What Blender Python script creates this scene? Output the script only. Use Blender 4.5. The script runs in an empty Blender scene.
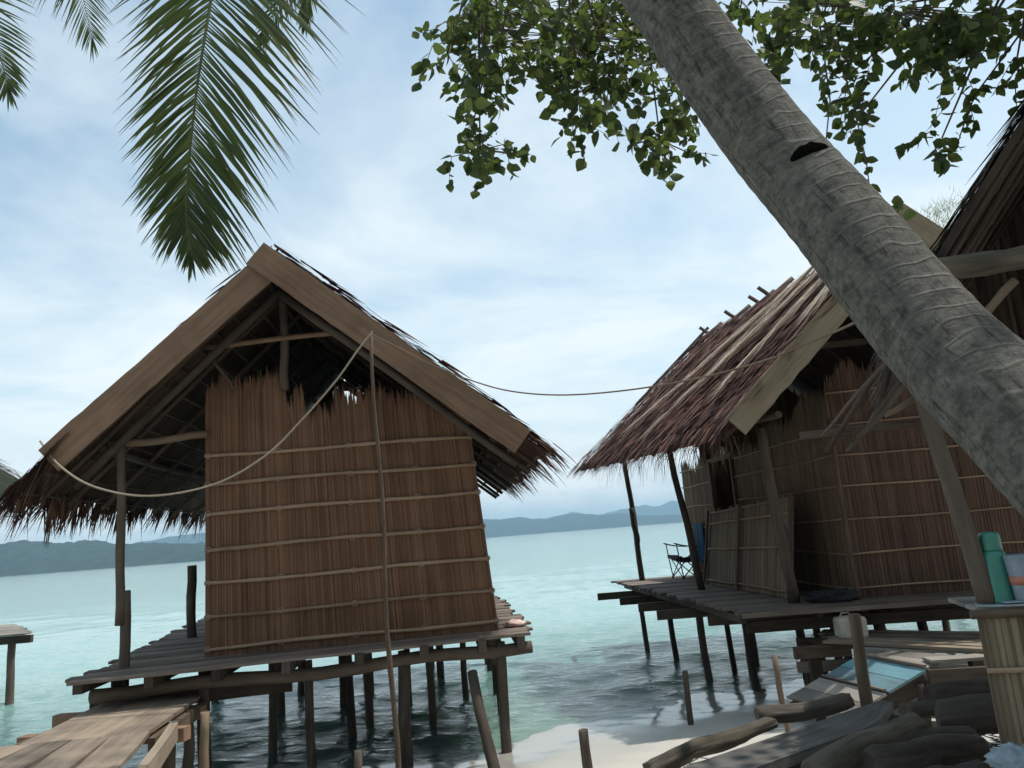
import bpy, math, random
import numpy as np
from mathutils import Vector, Matrix, noise as mnoise
random.seed(7); rng = np.random.default_rng(7)
R = math.radians
S = bpy.context.scene
COL = S.collection
# ------------------------------------------------------------------ camera
EYE = 2.4; FPX = 760.0; PITCH = R(11.2); ROLL = R(4.5)
FW = Vector((0, math.cos(PITCH), math.sin(PITCH))); R0 = Vector((1, 0, 0)); U0 = R0.cross(FW)
RT = math.cos(ROLL)*R0 - math.sin(ROLL)*U0; UP = math.sin(ROLL)*R0 + math.cos(ROLL)*U0
CAM = Vector((0, 0, EYE))
cd = bpy.data.cameras.new('camera'); co = bpy.data.objects.new('camera', cd); COL.objects.link(co)
m = Matrix((RT, UP, -FW)).transposed().to_4x4(); m.translation = CAM; co.matrix_world = m
cd.sensor_width = 36; cd.lens = FPX/1024*36; cd.clip_start = .05; cd.clip_end = 40000
S.camera = co
def ray(x, y): return FW*FPX + RT*(x-512) - UP*(y-384)
def at(x, y, Y): d = ray(x, y); return CAM + d*(Y/d.y)
def atz(x, y, z): d = ray(x, y); return CAM + d*((z-EYE)/d.z)
# ------------------------------------------------------------------ world, sun, exposure
SUNV = Vector((.40, .06, .91)).normalized()
sun_el = math.asin(SUNV.z); sun_az = math.atan2(SUNV.x, SUNV.y)
w = bpy.data.worlds.new('World'); S.world = w; w.use_nodes = True
nt = w.node_tree; nt.nodes.clear()
def N(t, **k):
    n = nt.nodes.new(t)
    for a, b in k.items(): setattr(n, a, b)
    return n
sky = N('ShaderNodeTexSky', sky_type='NISHITA', sun_disc=False, sun_elevation=sun_el, sun_rotation=sun_az, air_density=1.0, dust_density=1.2, ozone_density=1.0)
tc = N('ShaderNodeTexCoord'); sep = N('ShaderNodeSeparateXYZ'); nt.links.new(tc.outputs['Generated'], sep.inputs[0])
# cloud layer projected on a plane overhead: xy / (z + .12)
ad = N('ShaderNodeMath', operation='ADD'); ad.inputs[1].default_value = .13; nt.links.new(sep.outputs['Z'], ad.inputs[0])
mx = N('ShaderNodeMath', operation='MAXIMUM'); mx.inputs[1].default_value = .05; nt.links.new(ad.outputs[0], mx.inputs[0])
dx = N('ShaderNodeMath', operation='DIVIDE'); dy = N('ShaderNodeMath', operation='DIVIDE')
nt.links.new(sep.outputs['X'], dx.inputs[0]); nt.links.new(mx.outputs[0], dx.inputs[1])
nt.links.new(sep.outputs['Y'], dy.inputs[0]); nt.links.new(mx.outputs[0], dy.inputs[1])
cb = N('ShaderNodeCombineXYZ'); nt.links.new(dx.outputs[0], cb.inputs[0]); nt.links.new(dy.outputs[0], cb.inputs[1])
cn = N('ShaderNodeTexNoise'); cn.inputs['Scale'].default_value = 1.1; cn.inputs['Detail'].default_value = 9; cn.inputs['Roughness'].default_value = .58; cn.inputs['Distortion'].default_value = .35
nt.links.new(cb.outputs[0], cn.inputs['Vector'])
cr = N('ShaderNodeMapRange'); cr.inputs['From Min'].default_value = .38; cr.inputs['From Max'].default_value = .70
nt.links.new(cn.outputs['Fac'], cr.inputs['Value'])
hz = N('ShaderNodeMapRange'); hz.inputs['From Min'].default_value = .62; hz.inputs['From Max'].default_value = .0; hz.inputs['To Min'].default_value = .08; hz.inputs['To Max'].default_value = .78
nt.links.new(sep.outputs['Z'], hz.inputs['Value'])
sx = N('ShaderNodeMapRange'); sx.inputs['From Min'].default_value = .0; sx.inputs['From Max'].default_value = .75; sx.inputs['To Min'].default_value = 0; sx.inputs['To Max'].default_value = .35
nt.links.new(sep.outputs['X'], sx.inputs['Value'])
s0 = N('ShaderNodeMath', operation='ADD'); nt.links.new(hz.outputs[0], s0.inputs[0]); nt.links.new(sx.outputs[0], s0.inputs[1])
s1 = N('ShaderNodeMath', operation='MULTIPLY_ADD'); s1.inputs[1].default_value = .75; nt.links.new(cr.outputs[0], s1.inputs[0]); nt.links.new(s0.outputs[0], s1.inputs[2]); s1.use_clamp = True
cl = N('ShaderNodeMix', data_type='RGBA'); cl.inputs['B'].default_value = (5.2, 5.75, 5.95, 1)
tint = N('ShaderNodeMix', data_type='RGBA', blend_type='MULTIPLY'); tint.inputs['Factor'].default_value = 1; tint.inputs['B'].default_value = (.80, 1.04, 1.0, 1); nt.links.new(sky.outputs[0], tint.inputs['A'])
nt.links.new(s1.outputs[0], cl.inputs['Factor']); nt.links.new(tint.outputs['Result'], cl.inputs['A'])
# bank of small cumulus low over the horizon
mpc = N('ShaderNodeMapping'); mpc.inputs['Scale'].default_value = (9, 9, 26); nt.links.new(tc.outputs['Generated'], mpc.inputs[0])
cn2 = N('ShaderNodeTexNoise'); cn2.inputs['Scale'].default_value = 1; cn2.inputs['Detail'].default_value = 8; cn2.inputs['Roughness'].default_value = .6; nt.links.new(mpc.outputs[0], cn2.inputs['Vector'])
cr2 = N('ShaderNodeMapRange'); cr2.inputs['From Min'].default_value = .38; cr2.inputs['From Max'].default_value = .62; nt.links.new(cn2.outputs['Fac'], cr2.inputs['Value'])
lowm = N('ShaderNodeMapRange'); lowm.inputs['From Min'].default_value = .17; lowm.inputs['From Max'].default_value = .03; lowm.interpolation_type = 'SMOOTHSTEP'; nt.links.new(sep.outputs['Z'], lowm.inputs['Value'])
ccol = N('ShaderNodeMix', data_type='RGBA'); ccol.inputs['A'].default_value = (4.6, 5.0, 5.2, 1); ccol.inputs['B'].default_value = (6.5, 6.6, 6.55, 1); nt.links.new(cr2.outputs[0], ccol.inputs['Factor'])
cl2 = N('ShaderNodeMix', data_type='RGBA'); nt.links.new(lowm.outputs[0], cl2.inputs['Factor']); nt.links.new(cl.outputs['Result'], cl2.inputs['A']); nt.links.new(ccol.outputs['Result'], cl2.inputs['B'])
bg = N('ShaderNodeBackground'); bg.inputs['Strength'].default_value = .145; nt.links.new(cl2.outputs['Result'], bg.inputs[0])
wo = N('ShaderNodeOutputWorld'); nt.links.new(bg.outputs[0], wo.inputs[0])
sd = bpy.data.lights.new('sun', 'SUN'); sd.energy = 3.2; sd.angle = R(.55); sd.color = (1, .95, .87)
so = bpy.data.objects.new('sun', sd); COL.objects.link(so); so.rotation_euler = SUNV.to_track_quat('Z', 'Y').to_euler(); so.location = (20, 0, 40)
S.view_settings.view_transform = 'Standard'; S.view_settings.look = 'None'; S.view_settings.gamma = 1; S.view_settings.exposure = 0.32
S.render.engine = 'CYCLES'
S.cycles.transparent_max_bounces = 12; S.cycles.max_bounces = 8
# ------------------------------------------------------------------ materials
def newmat(name):
    M = bpy.data.materials.new(name); M.use_nodes = True; t = M.node_tree; t.nodes.clear()
    o = t.nodes.new('ShaderNodeOutputMaterial'); b = t.nodes.new('ShaderNodeBsdfPrincipled'); t.links.new(b.outputs[0], o.inputs[0])
    return M, t, b, o
def wood(name, dark, light, su=22., sv=1.6, rough=.85, bump=.35, tone=.9, stain=.35, spec=.25):
    """grain runs along v of the uv map; 'tone' is a random number per piece"""
    M, t, b, o = newmat(name); L = t.links.new
    uv = t.nodes.new('ShaderNodeUVMap'); uv.uv_map = 'uv'
    mp = t.nodes.new('ShaderNodeMapping'); mp.inputs['Scale'].default_value = (su, sv, 1); L(uv.outputs[0], mp.inputs[0])
    n1 = t.nodes.new('ShaderNodeTexNoise'); n1.inputs['Scale'].default_value = 1.; n1.inputs['Detail'].default_value = 6; n1.inputs['Roughness'].default_value = .6; n1.inputs['Distortion'].default_value = .4; L(mp.outputs[0], n1.inputs[0])
    g = t.nodes.new('ShaderNodeTexCoord')
    n2 = t.nodes.new('ShaderNodeTexNoise'); n2.inputs['Scale'].default_value = 2.3; n2.inputs['Detail'].default_value = 5; L(g.outputs['Object'], n2.inputs[0])
    a = t.nodes.new('ShaderNodeAttribute'); a.attribute_name = 'tone'
    m1 = t.nodes.new('ShaderNodeMath'); m1.operation = 'MULTIPLY_ADD'; m1.inputs[1].default_value = tone; m1.inputs[2].default_value = -tone/2 ; L(a.outputs['Fac'], m1.inputs[0])
    m2 = t.nodes.new('ShaderNodeMath'); m2.operation = 'MULTIPLY_ADD'; m2.inputs[1].default_value = 1.25; L(n1.outputs['Fac'], m2.inputs[0]); L(m1.outputs[0], m2.inputs[2])
    m3 = t.nodes.new('ShaderNodeMath'); m3.operation = 'MULTIPLY_ADD'; m3.inputs[1].default_value = stain*2; L(n2.outputs['Fac'], m3.inputs[0]); L(m2.outputs[0], m3.inputs[2])
    m4 = t.nodes.new('ShaderNodeMath'); m4.operation = 'SUBTRACT'; m4.inputs[1].default_value = stain+.12; m4.use_clamp = True; L(m3.outputs[0], m4.inputs[0])
    mix = t.nodes.new('ShaderNodeMix'); mix.data_type = 'RGBA'; mix.inputs['A'].default_value = (*dark, 1); mix.inputs['B'].default_value = (*light, 1); L(m4.outputs[0], mix.inputs['Factor'])
    L(mix.outputs['Result'], b.inputs['Base Color']); b.inputs['Roughness'].default_value = rough; b.inputs['Specular IOR Level'].default_value = spec
    bp = t.nodes.new('ShaderNodeBump'); bp.inputs['Strength'].default_value = bump; bp.inputs['Distance'].default_value = .01; L(n1.outputs['Fac'], bp.inputs['Height']); L(bp.outputs[0], b.inputs['Normal'])
    return M
def leafmat(name, dark, light, transl=.35, tr=None, rough=.55):
    M, t, b, o = newmat(name); L = t.links.new
    a = t.nodes.new('ShaderNodeAttribute'); a.attribute_name = 'tone'
    mix = t.nodes.new('ShaderNodeMix'); mix.data_type = 'RGBA'; mix.inputs['A'].default_value = (*dark, 1); mix.inputs['B'].default_value = (*light, 1); L(a.outputs['Fac'], mix.inputs['Factor'])
    L(mix.outputs['Result'], b.inputs['Base Color']); b.inputs['Roughness'].default_value = rough; b.inputs['Specular IOR Level'].default_value = .35
    ts = t.nodes.new('ShaderNodeBsdfTranslucent')
    if tr: ts.inputs[0].default_value = (*tr, 1)
    else: L(mix.outputs['Result'], ts.inputs[0])
    ms = t.nodes.new('ShaderNodeMixShader'); ms.inputs[0].default_value = transl; L(b.outputs[0], ms.inputs[1]); L(ts.outputs[0], ms.inputs[2]); L(ms.outputs[0], o.inputs[0])
    return M
def plain(name, c, rough=.6, var=.25, scale=9., metallic=0, bump=.1, c2=None):
    M, t, b, o = newmat(name); L = t.links.new
    g = t.nodes.new('ShaderNodeTexCoord'); n = t.nodes.new('ShaderNodeTexNoise'); n.inputs['Scale'].default_value = scale; n.inputs['Detail'].default_value = 6; L(g.outputs['Object'], n.inputs[0])
    mix = t.nodes.new('ShaderNodeMix'); mix.data_type = 'RGBA'; mix.inputs['A'].default_value = (*[v*(1-var) for v in c], 1); mix.inputs['B'].default_value = (*(c2 or [min(1, v*(1+var)) for v in c]), 1)
    L(n.outputs['Fac'], mix.inputs['Factor']); L(mix.outputs['Result'], b.inputs['Base Color']); b.inputs['Roughness'].default_value = rough; b.inputs['Metallic'].default_value = metallic
    bp = t.nodes.new('ShaderNodeBump'); bp.inputs['Strength'].default_value = bump; bp.inputs['Distance'].default_value = .02; L(n.outputs['Fac'], bp.inputs['Height']); L(bp.outputs[0], b.inputs['Normal'])
    return M
M = {}
M['stalk'] = wood('stalk', (.074, .036, .022), (.245, .136, .082), su=60, sv=.6, tone=.55, bump=.3)
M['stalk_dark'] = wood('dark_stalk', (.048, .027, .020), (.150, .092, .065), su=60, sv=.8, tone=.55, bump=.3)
M['stalk2'] = wood('stalk_grey', (.085, .056, .036), (.25, .175, .112), su=60, sv=.8, tone=.6, bump=.3)
M['stalk3'] = wood('stalk_pale', (.095, .072, .050), (.29, .23, .16), su=60, sv=.8, tone=.7, bump=.3)
M['batten'] = wood('split_bamboo', (.17, .115, .078), (.40, .28, .19), su=10, sv=2, tone=.5)
M['board'] = wood('brown_board', (.115, .068, .044), (.29, .185, .122), su=22, sv=1.0, tone=.3, stain=.55, bump=.6)
M['board2'] = wood('tan_board', (.17, .135, .09), (.36, .29, .20), su=22, sv=1.0, tone=.3, stain=.55, bump=.6)
M['deck'] = wood('deck_board', (.09, .072, .062), (.27, .22, .185), su=24, sv=1.2, tone=.8)
M['ramp'] = wood('ramp_board', (.070, .060, .052), (.31, .245, .185), su=16, sv=.8, tone=.9, stain=.7, bump=.6)
M['ramp_grey'] = wood('grey_ramp_board', (.12, .11, .095), (.36, .33, .29), su=12, sv=1, tone=.7, stain=.5)
M['blue'] = wood('blue_painted_board', (.14, .18, .19), (.19, .38, .45), su=16, sv=1.2, tone=.6, stain=.8, bump=.6)
M['pole'] = wood('pole_wood', (.040, .031, .024), (.15, .118, .092), su=14, sv=2.2, tone=.5)
M['palepole'] = wood('pale_pole_wood', (.085, .062, .044), (.24, .175, .12), su=8, sv=2.2, tone=.6)
M['pile'] = wood('pile_wood', (.022, .018, .015), (.11, .085, .068), su=14, sv=2.5, tone=.6)
M['rafter'] = wood('rafter_wood', (.045, .031, .023), (.16, .115, .085), su=12, sv=2.2, tone=.6)
M['drift'] = wood('drift_wood', (.018, .015, .013), (.125, .105, .086), su=26, sv=3.5, tone=.3, stain=.6, bump=1.)
M['drift2'] = wood('pale_drift_wood', (.035, .030, .024), (.17, .145, .11), su=26, sv=3.5, tone=.3, stain=.7, bump=1.)
M['drift3'] = wood('brown_drift_wood', (.04, .034, .027), (.20, .17, .125), su=26, sv=3.5, tone=.3, stain=.7, bump=1.)
M['plank'] = wood('grey_plank', (.05, .047, .044), (.18, .17, .155), su=16, sv=.9, tone=.2, stain=.6, bump=.6)
M['thatch'] = wood('thatch_leaf', (.045, .027, .020), (.27, .165, .115), su=20, sv=2, tone=1.3, stain=.3)
M['thatch2'] = wood('red_thatch_leaf', (.035, .015, .012), (.215, .108, .080), su=20, sv=2, tone=1.2, stain=.3)
M['thatch3'] = wood('dark_thatch_leaf', (.03, .022, .018), (.13, .10, .08), su=20, sv=2, tone=1.2, stain=.3)
M['thatchgrey'] = wood('grey_thatch_leaf', (.12, .10, .08), (.36, .31, .25), su=20, sv=2, tone=1.3, stain=.3)
M['slab'] = wood('thatch_underlay', (.025, .017, .014), (.09, .06, .048), su=40, sv=3, tone=.3)
M['dry'] = wood('dry_frond_leaf', (.42, .33, .25), (.85, .72, .57), su=20, sv=2, tone=1.0)
M['rope'] = wood('rope_fibre', (.20, .16, .12), (.42, .36, .29), su=3, sv=60, tone=.3)
M['frond'] = leafmat('palm_leaflet', (.020, .036, .014), (.10, .125, .035), .45, (.13, .17, .035), .4)
M['rachis'] = wood('palm_rachis', (.05, .06, .025), (.16, .16, .07), su=6, sv=2)
M['leaf'] = leafmat('broad_leaf', (.014, .032, .016), (.17, .20, .05), .36, (.14, .20, .04))
M['twig'] = wood('twig_bark', (.04, .032, .025), (.13, .10, .08), su=6, sv=4)
M['thermos'] = plain('green_plastic', (.05, .22, .175), .35, .12)
M['thermos_dark'] = plain('dark_green_plastic', (.02, .14, .10), .4, .1)
M['cup'] = plain('clear_plastic', (.22, .28, .34), .3, .3, 18)
M['cup_band'] = plain('pink_band', (.42, .16, .11), .4, .2)
M['blackcloth'] = plain('black_cloth', (.015, .015, .018), .9, .5, 25, bump=.6)
M['bluecloth'] = plain('blue_cloth', (.012, .07, .16), .9, .3, 25)
M['navy'] = plain('navy_cloth', (.012, .016, .03), .9, .3, 25)
M['metal'] = plain('dark_metal_tube', (.03, .03, .032), .45, .2, metallic=.6)
M['white'] = plain('dirty_white_plastic', (.42, .40, .33), .5, .35, 6)
M['paper'] = plain('pale_plastic_sheet', (.26, .33, .38), .4, .3, 12)
M['redcloth'] = plain('red_white_cloth', (.60, .18, .13), .8, .2, 14, c2=(.8, .75, .7))
M['bulb'] = plain('frosted_glass', (.62, .64, .66), .2, .03)
M['dark'] = plain('notch_shade', (.004, .0035, .003), 1.)  # near-black colour painting the shade inside the trunk notch
M['dark'].node_tree.nodes['Principled BSDF'].inputs['Specular IOR Level'].default_value = 0
# --- palm trunk bark
def bark():
    Mt, t, b, o = newmat('coconut_bark'); L = t.links.new
    uv = t.nodes.new('ShaderNodeUVMap'); uv.uv_map = 'uv'
    g = t.nodes.new('ShaderNodeTexCoord')
    n0 = t.nodes.new('ShaderNodeTexNoise'); n0.inputs['Scale'].default_value = 3.5; n0.inputs['Detail'].default_value = 3; L(g.outputs['Object'], n0.inputs[0])
    sp = t.nodes.new('ShaderNodeSeparateXYZ'); L(uv.outputs[0], sp.inputs[0])
    # ring scars : periodic in v with wobble
    wob = t.nodes.new('ShaderNodeMath'); wob.operation = 'MULTIPLY_ADD'; wob.inputs[1].default_value = .20; L(n0.outputs['Fac'], wob.inputs[0]); L(sp.outputs['Y'], wob.inputs[2])
    fr = t.nodes.new('ShaderNodeMath'); fr.operation = 'PINGPONG'; fr.inputs[1].default_value = .030; L(wob.outputs[0], fr.inputs[0])
    ring = t.nodes.new('ShaderNodeMapRange'); ring.inputs['From Min'].default_value = .0; ring.inputs['From Max'].default_value = .007; ring.inputs['To Min'].default_value = .8; ring.inputs['To Max'].default_value = 0; L(fr.outputs[0], ring.inputs['Value'])
    mp = t.nodes.new('ShaderNodeMapping'); mp.inputs['Scale'].default_value = (34, 60, 1); L(uv.outputs[0], mp.inputs[0])
    n1 = t.nodes.new('ShaderNodeTexNoise'); n1.inputs['Scale'].default_value = 1; n1.inputs['Detail'].default_value = 8; n1.inputs['Roughness'].default_value = .75; L(mp.outputs[0], n1.inputs[0])
    n2 = t.nodes.new('ShaderNodeTexNoise'); n2.inputs['Scale'].default_value = 20; n2.inputs['Detail'].default_value = 12; n2.inputs['Roughness'].default_value = .82; L(g.outputs['Object'], n2.inputs[0])
    r1 = t.nodes.new('ShaderNodeValToRGB'); e = r1.color_ramp.elements; e[0].position = .34; e[0].color = (.045, .044, .040, 1); e[1].position = .66; e[1].color = (.205, .20, .18, 1); L(n2.outputs['Fac'], r1.inputs[0])
    r2 = t.nodes.new('ShaderNodeValToRGB'); e = r2.color_ramp.elements; e[0].position = .30; e[0].color = (.45, .45, .45, 1); e[1].position = .62; e[1].color = (1.15, 1.13, 1.1, 1); L(n1.outputs['Fac'], r2.inputs[0])
    mu = t.nodes.new('ShaderNodeMix'); mu.data_type = 'RGBA'; mu.blend_type = 'MULTIPLY'; mu.inputs['Factor'].default_value = .8; L(r1.outputs[0], mu.inputs['A']); L(r2.outputs[0], mu.inputs['B'])
    mf = t.nodes.new('ShaderNodeMapping'); mf.inputs['Scale'].default_value = (70, 9, 1); L(uv.outputs[0], mf.inputs[0])
    nf = t.nodes.new('ShaderNodeTexNoise'); nf.inputs['Scale'].default_value = 1; nf.inputs['Detail'].default_value = 5; nf.inputs['Distortion'].default_value = .6; L(mf.outputs[0], nf.inputs[0])
    rf = t.nodes.new('ShaderNodeMapRange'); rf.inputs['From Min'].default_value = .30; rf.inputs['From Max'].default_value = .44; rf.inputs['To Min'].default_value = .35; L(nf.outputs['Fac'], rf.inputs['Value'])
    mu2 = t.nodes.new('ShaderNodeMix'); mu2.data_type = 'RGBA'; mu2.blend_type = 'MULTIPLY'; mu2.inputs['Factor'].default_value = 1; L(mu.outputs['Result'], mu2.inputs['A']); L(rf.outputs[0], mu2.inputs['B']); mu = mu2
    m3 = t.nodes.new('ShaderNodeMix'); m3.data_type = 'RGBA'; m3.inputs['B'].default_value = (.19, .18, .16, 1)
    rr = t.nodes.new('ShaderNodeMath'); rr.operation = 'MULTIPLY'; L(ring.outputs[0], rr.inputs[0]); L(n2.outputs['Fac'], rr.inputs[1]); L(rr.outputs[0], m3.inputs['Factor']); L(mu.outputs['Result'], m3.inputs['A'])
    L(m3.outputs['Result'], b.inputs['Base Color']); b.inputs['Roughness'].default_value = .9; b.inputs['Specular IOR Level'].default_value = .2
    hh = t.nodes.new('ShaderNodeMath'); hh.operation = 'MULTIPLY_ADD'; hh.inputs[1].default_value = .8; L(ring.outputs[0], hh.inputs[0]); L(n1.outputs['Fac'], hh.inputs[2])
    bp = t.nodes.new('ShaderNodeBump'); bp.inputs['Strength'].default_value = .7; bp.inputs['Distance'].default_value = .012; L(hh.outputs[0], bp.inputs['Height']); L(bp.outputs[0], b.inputs['Normal'])
    return Mt
M['bark'] = bark()
# --- shoreline : signed distance landward of the waterline
def shore_s(X, Y): return (9.85 + .55*np.clip(X, -6, 6) + .12*np.sin(X*1.3) + .06*np.sin(X*3.1+1) - Y)*.9
def ground_z(X, Y):
    s = shore_s(X, Y)
    z = np.where(s > 0, .095*s + .00*s, .075*s)
    z = np.where(s > 8.5, .8075 + (s-8.5)*.02, z); z = np.minimum(z, 1.1)
    z = np.where(s < -26, -1.95 + (s+26)*.004, z); z = np.maximum(z, -3.0)
    return z
def gz(x, y): return float(ground_z(np.array(float(x)), np.array(float(y))))
def sand():
    Mt, t, b, o = newmat('sand'); L = t.links.new
    g = t.nodes.new('ShaderNodeTexCoord')
    n = t.nodes.new('ShaderNodeTexNoise'); n.inputs['Scale'].default_value = 3; n.inputs['Detail'].default_value = 10; n.inputs['Roughness'].default_value = .65; L(g.outputs['Object'], n.inputs[0])
    n2 = t.nodes.new('ShaderNodeTexNoise'); n2.inputs['Scale'].default_value = 90; n2.inputs['Detail'].default_value = 4; L(g.outputs['Object'], n2.inputs[0])
    sp = t.nodes.new('ShaderNodeSeparateXYZ'); L(g.outputs['Object'], sp.inputs[0])
    z = t.nodes.new('ShaderNodeMath'); z.operation = 'MULTIPLY_ADD'; z.inputs[1].default_value = -.05; L(n.outputs['Fac'], z.inputs[0]); L(sp.outputs['Z'], z.inputs[2])
    wet = t.nodes.new('ShaderNodeMapRange'); wet.inputs['From Min'].default_value = .07; wet.inputs['From Max'].default_value = .20; wet.inputs['To Min'].default_value = 1; wet.inputs['To Max'].default_value = 0; L(z.outputs[0], wet.inputs['Value'])
    c1 = t.nodes.new('ShaderNodeMix'); c1.data_type = 'RGBA'; c1.inputs['A'].default_value = (.42, .40, .355, 1); c1.inputs['B'].default_value = (.58, .56, .51, 1); L(n.outputs['Fac'], c1.inputs['Factor'])
    c2 = t.nodes.new('ShaderNodeMix'); c2.data_type = 'RGBA'; c2.inputs['B'].default_value = (.35, .34, .305, 1); L(wet.outputs[0], c2.inputs['Factor']); L(c1.outputs['Result'], c2.inputs['A'])
    L(c2.outputs['Result'], b.inputs['Base Color'])
    rg = t.nodes.new('ShaderNodeMapRange'); rg.inputs['To Min'].default_value = .9; rg.inputs['To Max'].default_value = .12; L(wet.outputs[0], rg.inputs['Value']); L(rg.outputs[0], b.inputs['Roughness'])
    bp = t.nodes.new('ShaderNodeBump'); bp.inputs['Distance'].default_value = .01; L(n2.outputs['Fac'], bp.inputs['Height'])
    bs = t.nodes.new('ShaderNodeMapRange'); bs.inputs['To Min'].default_value = .5; bs.inputs['To Max'].default_value = .04; L(wet.outputs[0], bs.inputs['Value']); L(bs.outputs[0], bp.inputs['Strength']); L(bp.outputs[0], b.inputs['Normal'])
    return Mt
def water():
    Mt, t, b, o = newmat('sea_water'); t.nodes.remove(b); L = t.links.new
    g = t.nodes.new('ShaderNodeTexCoord')
    at_ = t.nodes.new('ShaderNodeAttribute'); at_.attribute_name = 'depth'
    def nz(scale, sx, sy, det=4, rgh=.55):
        mp = t.nodes.new('ShaderNodeMapping'); mp.inputs['Scale'].default_value = (sx, sy, 1); L(g.outputs['Object'], mp.inputs[0])
        n = t.nodes.new('ShaderNodeTexNoise'); n.inputs['Scale'].default_value = scale; n.inputs['Detail'].default_value = det; n.inputs['Roughness'].default_value = rgh; n.inputs['Distortion'].default_value = .4; L(mp.outputs[0], n.inputs[0]); return n
    a = nz(5.0, .6, 1.15, 5, .6); c = nz(.35, .5, 1.6, 3)
    s = t.nodes.new('ShaderNodeMath'); s.operation = 'MULTIPLY_ADD'; s.inputs[1].default_value = 3.5; L(c.outputs['Fac'], s.inputs[0]); L(a.outputs['Fac'], s.inputs[2])
    bp = t.nodes.new('ShaderNodeBump'); bp.inputs['Strength'].default_value = .8; bp.inputs['Distance'].default_value = .05; L(s.outputs[0], bp.inputs['Height'])
    # body of the water : clear over the sand, turbid turquoise farther out
    tr = t.nodes.new('ShaderNodeBsdfTransparent'); tr.inputs[0].default_value = (.70, .93, .90, 1)
    df = t.nodes.new('ShaderNodeBsdfDiffuse')
    cc = t.nodes.new('ShaderNodeValToRGB'); e = cc.color_ramp.elements
    e[0].position = 0; e[0].color = (.28, .41, .36, 1); e[1].position = 1; e[1].color = (.31, .465, .44, 1)
    e2 = e.new(.12); e2.color = (.20, .39, .36, 1)
    e3 = e.new(.35); e3.color = (.25, .40, .385, 1)
    pn = nz(.03, .3, 2.2, 3); pr = t.nodes.new('ShaderNodeMath'); pr.operation = 'MULTIPLY_ADD'; pr.inputs[1].default_value = .35; L(pn.outputs['Fac'], pr.inputs[0])
    pm = t.nodes.new('ShaderNodeMapRange'); pm.inputs['From Max'].default_value = 30; L(at_.outputs['Fac'], pm.inputs['Value'])
    L(pm.outputs[0], cc.inputs[0]); L(cc.outputs[0], df.inputs[0])
    k = t.nodes.new('ShaderNodeMapRange'); k.inputs['From Min'].default_value = -.2; k.inputs['From Max'].default_value = 10.; k.inputs['To Min'].default_value = .15; k.inputs['To Max'].default_value = .97; L(at_.outputs['Fac'], k.inputs['Value'])
    m1 = t.nodes.new('ShaderNodeMixShader'); L(k.outputs[0], m1.inputs[0]); L(tr.outputs[0], m1.inputs[1]); L(df.outputs[0], m1.inputs[2])
    gl = t.nodes.new('ShaderNodeBsdfGlossy'); gl.inputs['Roughness'].default_value = .06; gl.inputs[0].default_value = (1, 1, 1, 1); L(bp.outputs[0], gl.inputs['Normal'])
    fr = t.nodes.new('ShaderNodeFresnel'); fr.inputs['IOR'].default_value = 1.33; L(bp.outputs[0], fr.inputs['Normal'])
    m2 = t.nodes.new('ShaderNodeMixShader'); L(fr.outputs[0], m2.inputs[0]); L(m1.outputs[0], m2.inputs[1]); L(gl.outputs[0], m2.inputs[2]); L(m2.outputs[0], o.inputs[0])
    return Mt
M['sand'] = sand(); M['water'] = water()
def forest(name, c1, c2, sc):
    Mt, t, b, o = newmat(name); L = t.links.new
    g = t.nodes.new('ShaderNodeTexCoord'); n = t.nodes.new('ShaderNodeTexNoise'); n.inputs['Scale'].default_value = sc; n.inputs['Detail'].default_value = 9; n.inputs['Roughness'].default_value = .7; L(g.outputs['Object'], n.inputs[0])
    mix = t.nodes.new('ShaderNodeMix'); mix.data_type = 'RGBA'; mix.inputs['A'].default_value = (*c1, 1); mix.inputs['B'].default_value = (*c2, 1)
    mr = t.nodes.new('ShaderNodeMapRange'); mr.inputs['From Min'].default_value = .35; mr.inputs['From Max'].default_value = .65; L(n.outputs['Fac'], mr.inputs['Value']); L(mr.outputs[0], mix.inputs['Factor']); L(mix.outputs['Result'], b.inputs['Base Color']); b.inputs['Roughness'].default_value = 1; b.inputs['Specular IOR Level'].default_value = 0
    return Mt
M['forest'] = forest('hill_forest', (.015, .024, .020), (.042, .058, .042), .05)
M['forest2'] = forest('far_hill_forest', (.02, .032, .034), (.045, .06, .055), .012)
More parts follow.
